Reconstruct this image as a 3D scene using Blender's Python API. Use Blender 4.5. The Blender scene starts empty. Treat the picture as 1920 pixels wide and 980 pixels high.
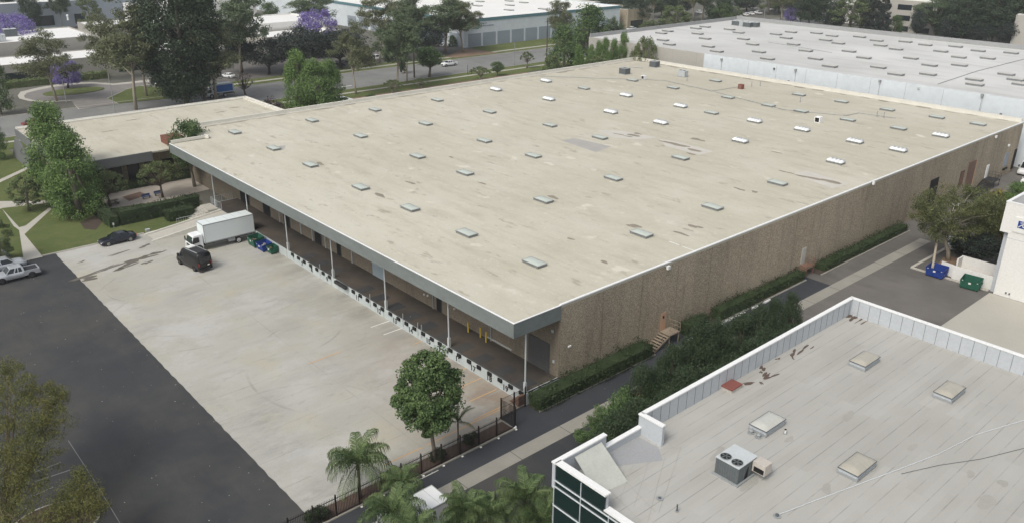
import bpy, math, random
import numpy as np
from mathutils import Vector, Matrix
rad = math.radians
C = bpy.context.scene.collection
sc = bpy.context.scene

# ------------------------------------------------------------------ camera
CAM_H = 44.0
FPX, PITCH, YAW, ROLL = 1547.9, rad(22.642), rad(48.615), rad(0.34)
_cy, _sy, _cp, _sp = math.cos(YAW), math.sin(YAW), math.cos(PITCH), math.sin(PITCH)
FWD = Vector((_cy*_cp, _sy*_cp, -_sp)); RGT = Vector((_sy, -_cy, 0)); UPV = RGT.cross(FWD)
RGT, UPV = RGT*math.cos(ROLL)+UPV*math.sin(ROLL), -RGT*math.sin(ROLL)+UPV*math.cos(ROLL)
cam_d = bpy.data.cameras.new("camera"); cam = bpy.data.objects.new("camera", cam_d); C.objects.link(cam)
cam.matrix_world = Matrix((( RGT.x, UPV.x, -FWD.x, 0), (RGT.y, UPV.y, -FWD.y, 0), (RGT.z, UPV.z, -FWD.z, CAM_H), (0, 0, 0, 1)))
cam_d.sensor_width = 36; cam_d.lens = 36*FPX/1920; cam_d.clip_end = 6000; cam_d.clip_start = 0.5
sc.camera = cam

# ------------------------------------------------------------------ sky, sun, exposure (bright overcast)
SUN_AZ, SUN_EL = rad(192), rad(50)            # direction the light comes from: azimuth measured from +X
w = bpy.data.worlds.new("World"); sc.world = w; w.use_nodes = True
nt = w.node_tree; bg = nt.nodes['Background']
sky = nt.nodes.new('ShaderNodeTexSky'); sky.sky_type = 'NISHITA'; sky.sun_disc = False
sky.sun_elevation = SUN_EL; sky.sun_rotation = rad(90)-SUN_AZ; sky.dust_density = 4; sky.air_density = 1.2
hs = nt.nodes.new('ShaderNodeHueSaturation'); hs.inputs['Saturation'].default_value = 0.38
nt.links.new(sky.outputs[0], hs.inputs['Color']); nt.links.new(hs.outputs[0], bg.inputs['Color'])
bg.inputs['Strength'].default_value = 0.14
sd = bpy.data.lights.new("sun", 'SUN'); sd.energy = 1.45; sd.angle = rad(20); sd.color = (1.0, 0.97, 0.875)
so = bpy.data.objects.new("sun", sd); C.objects.link(so)
sv = Vector((math.cos(SUN_AZ)*math.cos(SUN_EL), math.sin(SUN_AZ)*math.cos(SUN_EL), math.sin(SUN_EL)))
so.rotation_euler = sv.to_track_quat('Z', 'Y').to_euler(); so.location = (0, 0, 80)
sc.view_settings.view_transform = 'Standard'; sc.view_settings.look = 'None'
sc.view_settings.exposure = 0.08; sc.view_settings.gamma = 1.0; sc.view_settings.use_curve_mapping = False
sc.cycles.max_bounces = 6; sc.cycles.transparent_max_bounces = 6; sc.cycles.use_denoising = True

# ------------------------------------------------------------------ photo pixel -> place in the world
def _ray(u, v): return FWD + RGT*((u-960)/FPX) + UPV*((490-v)/FPX)
def at(u, v, z=0.0):
    d = _ray(u, v); t = (z-CAM_H)/d.z; return Vector((d.x*t, d.y*t, z))
def onx(u, v, x):
    d = _ray(u, v); t = x/d.x; return (d.y*t, CAM_H+d.z*t)
def ony(u, v, y):
    d = _ray(u, v); t = y/d.y; return (d.x*t, CAM_H+d.z*t)
def depth(x, y, z=0): return Vector((x, y, z-CAM_H)).dot(FWD)
def height_for(x, y, v):
    d0 = Vector((x, y, -CAM_H)); a = 490-v
    return (a*d0.dot(FWD)-FPX*d0.dot(UPV))/(FPX*UPV.z-a*FWD.z)

# ------------------------------------------------------------------ materials
M = {}
def srgb(r, g, b):
    f = lambda c: ((c/255+0.055)/1.055)**2.4 if c/255 > 0.04045 else c/255/12.92
    return (f(r), f(g), f(b), 1)
def newmat(name):
    m = bpy.data.materials.new(name); m.use_nodes = True; M[name] = m
    return m, m.node_tree, m.node_tree.nodes['Principled BSDF']
def flat(name, col, rough=0.6, metal=0.0, spec=0.4, emit=None):
    m, nt, b = newmat(name)
    b.inputs['Base Color'].default_value = (*col, 1); b.inputs['Roughness'].default_value = rough
    b.inputs['Metallic'].default_value = metal; b.inputs['Specular IOR Level'].default_value = spec
    return m
class NT:
    def __init__(s, nt): s.nt = nt; s.co = nt.nodes.new('ShaderNodeTexCoord').outputs['Object']
    def n(s, t, **k):
        x = s.nt.nodes.new(t)
        for a, v in k.items(): setattr(x, a, v)
        return x
    def l(s, a, b): s.nt.links.new(a, b)
    def mapped(s, scale=(1, 1, 1), rot=0, loc=(0, 0, 0), src=None):
        m = s.n('ShaderNodeMapping'); m.inputs['Scale'].default_value = scale
        m.inputs['Rotation'].default_value = (0, 0, rot); m.inputs['Location'].default_value = loc
        s.l(src or s.co, m.inputs['Vector']); return m.outputs[0]
    def noise(s, scale, detail=4, rough=0.55, vec=None, dist=0.0):
        x = s.n('ShaderNodeTexNoise'); x.inputs['Scale'].default_value = scale; x.inputs['Detail'].default_value = detail
        x.inputs['Roughness'].default_value = rough; x.inputs['Distortion'].default_value = dist
        s.l(vec or s.co, x.inputs['Vector']); return x.outputs['Fac']
    def ramp(s, fac, a, b, ca=(0, 0, 0, 1), cb=(1, 1, 1, 1)):
        r = s.n('ShaderNodeValToRGB'); e = r.color_ramp.elements
        e[0].position = a; e[1].position = b; e[0].color = ca; e[1].color = cb
        s.l(fac, r.inputs[0]); return r.outputs[0]
    def mix(s, fac, a, b, mode='MIX'):
        x = s.n('ShaderNodeMix', data_type='RGBA', blend_type=mode)
        for sock, v in ((x.inputs[0], fac), (x.inputs[6], a), (x.inputs[7], b)):
            if hasattr(v, 'is_linked'): s.l(v, sock)
            else: sock.default_value = v
        return x.outputs[2]
    def math(s, op, a, b=0.0):
        x = s.n('ShaderNodeMath', operation=op)
        for i, v in enumerate((a, b)):
            if hasattr(v, 'is_linked'): s.l(v, x.inputs[i])
            else: x.inputs[i].default_value = v
        return x.outputs[0]
    def joints(s, sx, sy, wid, off=(0, 0), jitter=None):
        """thin lines on a grid: 1 on a joint"""
        sep = s.n('ShaderNodeSeparateXYZ'); s.l(jitter or s.co, sep.inputs[0]); out = None
        for i, (p, o) in enumerate(((sx, off[0]), (sy, off[1]))):
            if not p: continue
            a = s.math('ABSOLUTE', s.math('SUBTRACT', s.math('FRACT', s.math('ADD', s.math('DIVIDE', s.math('SUBTRACT', sep.outputs[i], o), p), 100.5)), 0.5))
            g = s.math('LESS_THAN', a, wid/p/2)
            out = g if out is None else s.math('MAXIMUM', out, g)
        return out
    def bump(s, h, strength=0.3, dist=0.1):
        b = s.n('ShaderNodeBump'); b.inputs['Strength'].default_value = strength; b.inputs['Distance'].default_value = dist
        s.l(h, b.inputs['Height']); return b.outputs[0]
def g4(v): return (v, v, v, 1)
def c4(c, k=1.0): return (c[0]*k, c[1]*k, c[2]*k, 1)
def mottled(name, col, var=0.15, scale=0.25, fine=6, rough=0.85, stretch=(1, 1, 1), alt=None, spec=0.25):
    """a plain surface with broad and fine unevenness"""
    m, nt, b = newmat(name); k = NT(nt)
    v = k.mapped(stretch)
    a = k.mix(k.ramp(k.noise(scale, 5, 0.6, v), 0.3, 0.7), c4(col, 1-var), c4(alt or col, 1+var))
    c = k.mix(0.5, a, k.mix(k.noise(fine, 3, 0.7), c4(col, 0.7), c4(col, 1.3)))
    k.l(c, b.inputs['Base Color']); b.inputs['Roughness'].default_value = rough; b.inputs['Specular IOR Level'].default_value = spec
    return m

def make_materials():
    # tan gravel-coated warehouse roof: faint felt laps, dirt drifting along the laps, puddle stains
    m, nt, b = newmat('tan_roofing'); k = NT(nt)
    base = k.mix(k.ramp(k.noise(0.035, 4), 0.35, 0.65), (0.48, 0.455, 0.365, 1), (0.59, 0.565, 0.475, 1))
    st = k.noise(0.55, 6, 0.65, k.mapped((1.0, 0.22, 1)))
    base = k.mix(k.ramp(st, 0.48, 0.74), base, (0.40, 0.37, 0.30, 1))
    md = k.noise(0.16, 5, 0.68, k.mapped((1.0, 0.55, 1), loc=(3, 9, 0)))
    base = k.mix(k.math('MULTIPLY', k.ramp(md, 0.46, 0.66), 0.55), base, (0.63, 0.61, 0.53, 1))
    md2 = k.noise(0.28, 6, 0.72, k.mapped((1.0, 0.35, 1), loc=(13, 19, 0)))
    base = k.mix(k.math('MULTIPLY', k.ramp(md2, 0.54, 0.70), 0.5), base, (0.42, 0.385, 0.305, 1))
    sy = k.n('ShaderNodeSeparateXYZ'); k.l(k.co, sy.inputs[0])
    farf = k.math('MULTIPLY', k.ramp(k.math('DIVIDE', sy.outputs[0], 200.0), 0.40, 0.85), k.ramp(k.noise(0.06, 4), 0.3, 0.6))
    base = k.mix(k.math('MULTIPLY', farf, 0.5), base, (0.43, 0.39, 0.325, 1))
    st2 = k.noise(0.9, 5, 0.62, k.mapped((0.9, 0.3, 1), loc=(31, 7, 0)))
    base = k.mix(k.math('MULTIPLY', k.ramp(st2, 0.61, 0.70), 0.8), base, (0.27, 0.24, 0.19, 1))
    lap = k.joints(0, 0, 0) if False else k.joints(2.74, 0, 0.10, (45.35, 0), k.mapped((1, 1, 1)))
    lapn = k.math('MULTIPLY', lap, k.ramp(k.noise(0.35, 3, 0.6, k.mapped((2, 0.4, 1))), 0.45, 0.62))
    base = k.mix(k.math('MULTIPLY', lapn, 0.35), base, (0.33, 0.29, 0.225, 1))
    pal = k.noise(0.5, 3, 0.5, k.mapped((0.8, 0.5, 1), loc=(5, 60, 0)))
    base = k.mix(k.ramp(pal, 0.66, 0.74), base, (0.68, 0.64, 0.56, 1))
    sm = k.noise(1.5, 5, 0.7, k.mapped((1.0, 0.45, 1), loc=(8, 2, 0)))
    base = k.mix(k.math('MULTIPLY', k.ramp(sm, 0.60, 0.68), 0.55), base, (0.33, 0.30, 0.24, 1))
    sl = k.noise(2.6, 4, 0.7, k.mapped((1.0, 0.6, 1), loc=(18, 22, 0)))
    base = k.mix(k.math('MULTIPLY', k.ramp(sl, 0.60, 0.66), 0.45), base, (0.72, 0.69, 0.61, 1))
    spk = k.noise(2.2, 1, 0.5)
    base = k.mix(k.ramp(spk, 0.845, 0.855), base, (0.85, 0.83, 0.78, 1))
    base = k.mix(0.32, base, k.mix(k.noise(6, 3, 0.8), (0.30, 0.27, 0.20, 1), (0.72, 0.68, 0.58, 1)))
    k.l(base, b.inputs['Base Color']); b.inputs['Roughness'].default_value = 0.92; b.inputs['Specular IOR Level'].default_value = 0.15
    # white membrane roof of the near building, seams along X every 0.95 m, broken up
    m, nt, b = newmat('cap_sheet_roofing'); k = NT(nt)
    base = k.mix(k.ramp(k.noise(0.12, 5), 0.35, 0.68), (0.355, 0.345, 0.315, 1), (0.435, 0.425, 0.395, 1))
    base = k.mix(k.ramp(k.noise(0.5, 5, 0.65, k.mapped((0.35, 1, 1))), 0.5, 0.8), base, (0.35, 0.335, 0.30, 1))
    j = k.joints(0, 0.95, 0.055, (0, 0.3), None)
    jn = k.math('MULTIPLY', j, k.ramp(k.noise(0.9, 3, 0.7, k.mapped((0.5, 2, 1))), 0.38, 0.6))
    base = k.mix(k.math('MULTIPLY', jn, 0.6), base, (0.07, 0.07, 0.07, 1))
    # end laps of the sheets, a different offset in every strip
    sp = k.n('ShaderNodeSeparateXYZ'); k.l(k.co, sp.inputs[0])
    row = k.math('FLOOR', k.math('DIVIDE', k.math('SUBTRACT', sp.outputs[1], -0.175), 0.95))
    wn = k.n('ShaderNodeTexWhiteNoise', noise_dimensions='1D'); k.l(row, wn.inputs['W'])
    xx = k.math('ADD', k.math('DIVIDE', sp.outputs[0], 9.0), wn.outputs['Value'])
    cell = k.math('FLOOR', xx)
    wn2 = k.n('ShaderNodeTexWhiteNoise', noise_dimensions='2D'); cv = k.n('ShaderNodeCombineXYZ')
    k.l(row, cv.inputs[0]); k.l(cell, cv.inputs[1]); k.l(cv.outputs[0], wn2.inputs['Vector'])
    base = k.mix(0.16, base, k.mix(wn2.outputs['Value'], (0.30, 0.29, 0.27, 1), (0.58, 0.57, 0.55, 1)))
    base = k.mix(0.22, base, k.mix(k.noise(11, 2, 0.7), (0.30, 0.29, 0.26, 1), (0.60, 0.59, 0.56, 1)))
    k.l(base, b.inputs['Base Color']); b.inputs['Roughness'].default_value = 0.9; b.inputs['Specular IOR Level'].default_value = 0.2
    # pale roof of the building behind
    m, nt, b = newmat('pale_roofing'); k = NT(nt)
    base = k.mix(k.ramp(k.noise(0.03, 5), 0.35, 0.65), (0.52, 0.515, 0.50, 1), (0.64, 0.635, 0.62, 1))
    base = k.mix(k.ramp(k.noise(0.25, 5, 0.65, k.mapped((1, 0.2, 1))), 0.5, 0.8), base, (0.43, 0.425, 0.41, 1))
    k.l(base, b.inputs['Base Color']); b.inputs['Roughness'].default_value = 0.85
    # exposed aggregate tilt-up wall
    m, nt, b = newmat('aggregate_wall'); k = NT(nt)
    base = k.mix(k.ramp(k.noise(0.12, 4), 0.35, 0.65), (0.33, 0.275, 0.200, 1), (0.41, 0.35, 0.275, 1))
    vo = k.n('ShaderNodeTexVoronoi'); vo.inputs['Scale'].default_value = 13; k.l(k.co, vo.inputs['Vector'])
    sepc = k.n('ShaderNodeSeparateColor'); k.l(vo.outputs['Color'], sepc.inputs[0])
    base = k.mix(0.62, base, k.mix(sepc.outputs[0], (0.10, 0.085, 0.07, 1), (0.64, 0.55, 0.41, 1)))
    base = k.mix(k.ramp(k.noise(0.5, 4, 0.6, k.mapped((1, 1, 0.2))), 0.55, 0.95), base, (0.15, 0.13, 0.115, 1))
    jt = k.joints(6.1, 0, 0.07, (51.2, 0))
    wp = k.n('ShaderNodeTexWhiteNoise', noise_dimensions='1D'); sx = k.n('ShaderNodeSeparateXYZ'); k.l(k.co, sx.inputs[0])
    k.l(k.math('FLOOR', k.math('DIVIDE', k.math('SUBTRACT', sx.outputs[0], 51.2-3.05), 6.1)), wp.inputs['W'])
    base = k.mix(0.16, base, k.mix(wp.outputs['Value'], (0.16, 0.14, 0.125, 1), (0.46, 0.38, 0.27, 1)))
    base = k.mix(k.math('MULTIPLY', k.ramp(k.noise(0.9, 5, 0.7, k.mapped((1, 1, 0.08), loc=(4, 0, 0))), 0.56, 0.72), 0.5), base, (0.17, 0.15, 0.13, 1))
    base = k.mix(k.math('MULTIPLY', jt, 0.6), base, (0.085, 0.075, 0.062, 1))
    k.l(base, b.inputs['Base Color']); b.inputs['Roughness'].default_value = 0.95; b.inputs['Specular IOR Level'].default_value = 0.1
    k.l(k.bump(sepc.outputs[1], 0.25, 0.03), b.inputs['Normal'])
    # concrete yard: slab joints, tyre arcs, water stains, rust near the dock end
    m, nt, b = newmat('yard_concrete'); k = NT(nt)
    base = k.mix(k.ramp(k.noise(0.07, 5, 0.6), 0.34, 0.66), (0.37, 0.350, 0.285, 1), (0.475, 0.470, 0.440, 1))
    base = k.mix(k.ramp(k.noise(0.30, 6, 0.65, k.mapped((0.35, 1, 1), rot=0.25)), 0.46, 0.72), base, (0.36, 0.345, 0.31, 1))
    base = k.mix(k.math('MULTIPLY', k.ramp(k.noise(0.11, 6, 0.7, k.mapped((1, 1, 1), loc=(77, 5, 0))), 0.50, 0.62), 0.6), base, (0.535, 0.535, 0.52, 1))
    base = k.mix(k.math('MULTIPLY', k.ramp(k.noise(0.22, 6, 0.72, k.mapped((0.6, 1, 1), loc=(7, 55, 0))), 0.58, 0.72), 0.7), base, (0.25, 0.245, 0.235, 1))
    base = k.mix(k.ramp(k.noise(0.16, 4, 0.6, k.mapped((1, 1, 1), loc=(40, 9, 0))), 0.54, 0.70), base, (0.44, 0.405, 0.295, 1))
    sp = k.n('ShaderNodeSeparateXYZ'); k.l(k.co, sp.inputs[0])
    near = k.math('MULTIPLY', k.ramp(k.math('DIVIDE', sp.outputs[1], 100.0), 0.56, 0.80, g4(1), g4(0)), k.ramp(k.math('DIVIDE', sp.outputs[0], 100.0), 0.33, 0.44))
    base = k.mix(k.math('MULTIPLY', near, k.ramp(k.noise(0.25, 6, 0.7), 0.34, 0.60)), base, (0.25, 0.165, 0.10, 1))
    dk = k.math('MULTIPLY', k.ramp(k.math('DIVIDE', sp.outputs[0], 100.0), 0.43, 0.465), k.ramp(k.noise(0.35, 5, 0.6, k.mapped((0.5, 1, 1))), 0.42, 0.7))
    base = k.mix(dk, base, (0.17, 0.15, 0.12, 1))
    cell = k.n('ShaderNodeTexWhiteNoise', noise_dimensions='2D')
    fl = k.n('ShaderNodeVectorMath', operation='FLOOR'); dv = k.n('ShaderNodeVectorMath', operation='DIVIDE')
    k.l(k.co, dv.inputs[0]); dv.inputs[1].default_value = (12.2, 4.3, 1); k.l(dv.outputs[0], fl.inputs[0]); k.l(fl.outputs[0], cell.inputs['Vector'])
    base = k.mix(0.10, base, k.mix(cell.outputs['Value'], (0.30, 0.28, 0.24, 1), (0.66, 0.65, 0.62, 1)))
    j = k.joints(12.2, 4.3, 0.045, (22.8, 50.35)); j2 = k.joints(12.2, 4.3, 0.22, (22.8, 50.35))
    base = k.mix(k.math('MULTIPLY', j2, k.math('MULTIPLY', k.ramp(k.noise(0.4, 4), 0.45, 0.7), 0.6)), base, (0.36, 0.34, 0.29, 1))
    base = k.mix(k.math('MULTIPLY', j, k.math('MULTIPLY', k.ramp(k.noise(0.3, 3), 0.42, 0.66), 0.75)), base, (0.15, 0.14, 0.12, 1))
    # skid arcs
    for (cx, cyy, r, wd) in ((30, 92, 9.5, .16), (34, 98, 13, .14), (27, 60, 10, .16), (36, 82, 7.5, .13), (40, 70, 12, .15), (30, 104, 6, .12)):
        vs = k.n('ShaderNodeVectorMath', operation='DISTANCE'); k.l(k.co, vs.inputs[0]); vs.inputs[1].default_value = (cx, cyy, 0)
        ring = k.math('LESS_THAN', k.math('ABSOLUTE', k.math('SUBTRACT', vs.outputs['Value'], r)), wd)
        base = k.mix(k.math('MULTIPLY', ring, k.ramp(k.noise(0.16, 3, 0.6, k.mapped((1, 1, 1), loc=(cx*3, r, 0))), 0.52, 0.72, g4(0), g4(0.6))), base, (0.20, 0.19, 0.165, 1))
    for (px_, r_, st_) in (((490, 782), 3.2, .75), ((520, 835), 3.6, .7), ((505, 745), 2.4, .5), ((640, 890), 3.0, .5), ((745, 618), 2.6, .7), ((275, 618), 2.6, .5), ((640, 700), 3.0, .4), ((360, 550), 4.0, .4), ((590, 925), 2.6, .55), ((560, 560), 4.5, .4)):
        pc = at(*px_); vs = k.n('ShaderNodeVectorMath', operation='DISTANCE'); k.l(k.co, vs.inputs[0]); vs.inputs[1].default_value = (pc.x, pc.y, 0)
        fal = k.ramp(k.math('DIVIDE', vs.outputs['Value'], r_), 0.15, 1.0, g4(1), g4(0))
        base = k.mix(k.math('MULTIPLY', k.math('MULTIPLY', fal, k.ramp(k.noise(0.9, 6, 0.7, k.mapped((0.4, 1.2, 1), rot=.3)), 0.36, 0.60)), st_), base, (0.235, 0.235, 0.225, 1))
    fs = k.noise(1.3, 6, 0.72, k.mapped((0.5, 1, 1), rot=-0.1, loc=(61, 8, 0)))
    base = k.mix(k.math('MULTIPLY', k.ramp(fs, 0.56, 0.68), 0.55), base, (0.27, 0.26, 0.235, 1))
    base = k.mix(0.30, base, k.mix(k.noise(6, 4, 0.8), (0.22, 0.21, 0.18, 1), (0.60, 0.585, 0.55, 1)))
    k.l(base, b.inputs['Base Color']); b.inputs['Roughness'].default_value = 0.88; b.inputs['Specular IOR Level'].default_value = 0.25
    # asphalts
    def asphalt(name, c1, c2, fleck=0.25):
        m, nt, b = newmat(name); k = NT(nt)
        base = k.mix(k.ramp(k.noise(0.09, 6, 0.68), 0.38, 0.62), c1, c2)
        base = k.mix(k.ramp(k.noise(0.5, 5, 0.65, k.mapped((1, 0.25, 1))), 0.55, 0.85), base, c4(c1, 0.72))
        st_ = k.noise(0.22, 6, 0.7, k.mapped((1, 0.3, 1), rot=0.5, loc=(5, 50, 0)))
        base = k.mix(k.math('MULTIPLY', k.ramp(st_, 0.52, 0.66), 0.5), base, c4(c2, 1.2))
        fn = k.noise(9, 4, 0.85); base = k.mix(0.42, base, k.mix(fn, c4(c1, 0.35), c4(c2, 1.7)))
        base = k.mix(k.math('MULTIPLY', k.ramp(k.noise(0.035, 5, 0.7, k.mapped((1, 1, 1), loc=(9, 4, 0))), 0.5, 0.6), 0.45), base, c4(c1, 0.85))
        sp = k.noise(3.2, 1, 0.5); base = k.mix(k.ramp(sp, 0.775, 0.79), base, g4(fleck))
        k.l(base, b.inputs['Base Color']); b.inputs['Roughness'].default_value = 0.9; b.inputs['Specular IOR Level'].default_value = 0.2
    asphalt('lot_asphalt', (0.036, 0.041, 0.050, 1), (0.080, 0.077, 0.072, 1), 0.4)
    asphalt('alley_asphalt', (0.040, 0.044, 0.052, 1), (0.055, 0.058, 0.064, 1))
    asphalt('old_asphalt', (0.105, 0.099, 0.093, 1), (0.165, 0.153, 0.14, 1))
    asphalt('road_asphalt', (0.18, 0.18, 0.175, 1), (0.245, 0.245, 0.235, 1), 0.35)
    asphalt('drive_asphalt', (0.20, 0.185, 0.175, 1), (0.25, 0.235, 0.22, 1), 0.3)
    asphalt('base_ground', (0.10, 0.10, 0.085, 1), (0.16, 0.155, 0.13, 1))
    # grass
    m, nt, b = newmat('lawn_grass'); k = NT(nt)
    base = k.mix(k.ramp(k.noise(0.13, 5, 0.6), 0.33, 0.67), (0.085, 0.120, 0.038, 1), (0.155, 0.175, 0.065, 1))
    base = k.mix(k.ramp(k.noise(0.5, 5, 0.7), 0.50, 0.72), base, (0.20, 0.185, 0.09, 1))
    base = k.mix(0.45, base, k.mix(k.noise(5, 4, 0.8), (0.045, 0.070, 0.02, 1), (0.20, 0.235, 0.095, 1)))
    k.l(base, b.inputs['Base Color']); b.inputs['Roughness'].default_value = 1; b.inputs['Specular IOR Level'].default_value = 0.1
    k.l(k.bump(k.noise(14, 3, 0.8), 0.8, 0.15), b.inputs['Normal'])
    mottled('mulch', (0.105, 0.073, 0.058), 0.35, 2.5, 9)
    mottled('dirt', (0.24, 0.165, 0.115), 0.25, 0.4, 4)
    mottled('dark_mulch', (0.075, 0.058, 0.045), 0.3, 1.0, 6)
    mottled('walk_concrete', (0.46, 0.435, 0.385), 0.10, 0.4, 6)
    mottled('gutter_concrete', (0.30, 0.285, 0.25), 0.14, 0.5, 6)
    mottled('pad_concrete', (0.42, 0.40, 0.35), 0.12, 0.2, 6)
    mottled('fascia_paint', (0.180, 0.202, 0.198), 0.22, 0.5, 3, stretch=(1, 0.7, 2.0), rough=0.6)
    mottled('annex_fascia', (0.16, 0.165, 0.168), 0.12, 0.4, 3, rough=0.7)
    mottled('dock_paint', (0.46, 0.50, 0.50), 0.16, 0.8, 5, stretch=(1, 1, 0.4), rough=0.7)
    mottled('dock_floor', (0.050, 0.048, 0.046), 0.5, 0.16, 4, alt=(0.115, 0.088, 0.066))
    mottled('parapet_cream', (0.66, 0.64, 0.58), 0.12, 0.4, 4, stretch=(1, 1, .3))
    mottled('white_trim', (0.80, 0.80, 0.79), 0.05, 0.5, 5, rough=0.6)
    mottled('white_wall', (0.70, 0.72, 0.74), 0.05, 0.15, 3)
    mottled('bluish_wall', (0.63, 0.675, 0.71), 0.04, 0.06, 0.5)
    mottled('beige_wall', (0.42, 0.40, 0.365), 0.07, 0.2, 3)
    mottled('stucco_beige', (0.38, 0.365, 0.33), 0.09, 0.2, 3)
    mottled('white_roof', (0.80, 0.79, 0.77), 0.06, 0.1, 2)
    mottled('office_wall', (0.46, 0.44, 0.40), 0.07, 0.2, 3)
    mottled('stucco_white', (0.74, 0.73, 0.70), 0.05, 0.2, 4)
    mottled('panel_grey', (0.30, 0.34, 0.39), 0.10, 0.3, 4)
    mottled('parapet_grey', (0.47, 0.495, 0.52), 0.07, 0.6, 5)
    mottled('far_parapet', (0.33, 0.335, 0.335), 0.10, 0.3, 4)
    mottled('patio_paving', (0.42, 0.375, 0.33), 0.14, 0.3, 4)
    mottled('brown_mat', (0.19, 0.125, 0.095), 0.15, 0.5, 5)
    mottled('galvanised', (0.30, 0.315, 0.32), 0.15, 1.5, 8, rough=0.55)
    mottled('unit_dark', (0.11, 0.125, 0.13), 0.2, 2, 9, rough=0.7)
    mottled('unit_rib', (0.15, 0.16, 0.165), 0.1, 2, 9)
    mottled('unit_light', (0.52, 0.55, 0.56), 0.06, 1.0, 8, rough=0.55)
    mottled('hood_cream', (0.50, 0.46, 0.415), 0.06, 1.0, 8)
    mottled('sheet_stain', (0.36, 0.35, 0.32), 0.10, 0.8, 7)
    mottled('patched_sheet', (0.47, 0.48, 0.44), 0.12, 1.2, 7)
    mottled('grey_sheet', (0.33, 0.335, 0.345), 0.07, 0.5, 6)
    mottled('pale_dome', (0.50, 0.50, 0.46), 0.08, 1.0, 5, rough=0.35, spec=0.5)
    mottled('dirty_dome', (0.42, 0.395, 0.335), 0.12, 1.0, 5, rough=0.35, spec=0.5)
    mottled('stain_brown', (0.115, 0.085, 0.07), 0.3, 3, 9)
    mottled('puddle_and_shade', (0.28, 0.25, 0.20), 0.22, 0.8, 5)
    mottled('tar_patch', (0.56, 0.53, 0.48), 0.10, 0.6, 5)
    mottled('grey_patch', (0.40, 0.385, 0.365), 0.10, 0.6, 5)
    mottled('wet_stain', (0.14, 0.128, 0.108), 0.25, 0.9, 6)
    mottled('hatch_red', (0.23, 0.085, 0.07), 0.12, 2, 8)
    mottled('rust_door', (0.20, 0.13, 0.10), 0.15, 2, 8)
    mottled('brick_red', (0.18, 0.075, 0.055), 0.2, 2, 8)
    mottled('teal_trim', (0.115, 0.22, 0.25), 0.12, 0.5, 4)
    mottled('roller_door', (0.30, 0.36, 0.39), 0.1, 1, 8)
    mottled('dark_door', (0.085, 0.085, 0.085), 0.15, 1, 8)
    mottled('peach_door', (0.52, 0.33, 0.22), 0.08, 1, 8)
    mottled('pale_door', (0.47, 0.46, 0.42), 0.1, 1, 8)
    mottled('rust_steel', (0.21, 0.125, 0.09), 0.2, 2, 9)
    mottled('bin_green', (0.022, 0.10, 0.065), 0.25, 1.5, 8, rough=0.55)
    mottled('bin_blue', (0.018, 0.045, 0.22), 0.25, 1.5, 8, rough=0.55)
    mottled('bark_pale', (0.36, 0.315, 0.25), 0.25, 0.8, 5)
    mottled('bark_brown', (0.13, 0.10, 0.075), 0.25, 0.8, 5)
    mottled('bark_grey', (0.20, 0.175, 0.145), 0.25, 0.8, 5)
    mottled('bark_dark', (0.06, 0.05, 0.045), 0.25, 0.8, 5)
    mottled('wood_pole', (0.10, 0.08, 0.065), 0.2, 1, 6)
    mottled('stair_tan', (0.30, 0.245, 0.185), 0.15, 1, 8)
    flat('black_iron', (0.022, 0.018, 0.018), 0.55)
    flat('rubber', (0.012, 0.012, 0.012), 0.85)
    flat('opening_dark', (0.012, 0.012, 0.012), 0.9)
    flat('post_white', (0.46, 0.49, 0.49), 0.5)
    flat('lamp_white', (0.75, 0.75, 0.72), 0.4)
    flat('number_black', (0.012, 0.012, 0.014), 0.7)
    flat('line_white', (0.78, 0.77, 0.73), 0.8)
    flat('line_faded', (0.56, 0.55, 0.51), 0.8)
    flat('line_orange', (0.60, 0.36, 0.16), 0.8)
    flat('line_yellow', (0.62, 0.47, 0.08), 0.8)
    flat('bollard_yellow', (0.55, 0.40, 0.06), 0.6)
    flat('paint_black', (0.006, 0.006, 0.007), 0.3, 0, 0.6)
    flat('paint_navy', (0.018, 0.021, 0.032), 0.18, 0.2, 0.6)
    flat('paint_silver', (0.50, 0.52, 0.545), 0.28, 0.35, 0.6)
    flat('paint_white', (0.78, 0.79, 0.79), 0.3, 0, 0.5)
    flat('paint_red', (0.18, 0.012, 0.02), 0.25, 0, 0.6)
    flat('paint_grey', (0.17, 0.19, 0.18), 0.28, 0.2, 0.6)
    flat('paint_green', (0.02, 0.09, 0.075), 0.28, 0.2, 0.6)
    flat('paint_blue', (0.02, 0.13, 0.42), 0.35)
    flat('truck_box', (0.74, 0.79, 0.79), 0.5)
    flat('truck_rail', (0.36, 0.38, 0.38), 0.5)
    flat('car_glass', (0.012, 0.016, 0.018), 0.08, 0, 0.7)
    flat('screen_glass', (0.045, 0.065, 0.055), 0.08, 0, 0.7)
    flat('bed_liner', (0.035, 0.035, 0.04), 0.8)
    flat('plastic_dark', (0.03, 0.031, 0.032), 0.6)
    flat('rim_metal', (0.45, 0.45, 0.46), 0.35, 0.6)
    flat('rim_dark', (0.10, 0.10, 0.105), 0.35, 0.6)
    flat('light_clear', (0.7, 0.7, 0.68), 0.15)
    flat('light_red', (0.42, 0.02, 0.015), 0.25)
    flat('plate_white', (0.7, 0.7, 0.66), 0.5)
    flat('logo_blue', (0.02, 0.05, 0.26), 0.5)
    flat('logo_teal', (0.06, 0.33, 0.40), 0.5)
    flat('skylight_frame', (0.24, 0.25, 0.25), 0.5, 0.3)
    flat('skylight_dome', (0.50, 0.54, 0.49), 0.25, 0, 0.5)
    flat('skylight_white', (0.78, 0.80, 0.80), 0.25, 0, 0.5)
    flat('skylight_dull', (0.54, 0.52, 0.48), 0.35, 0, 0.4)
    flat('facade_glass', (0.006, 0.022, 0.020), 0.04, 0, 0.9)
    flat('mullion', (0.60, 0.63, 0.65), 0.4)
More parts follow.
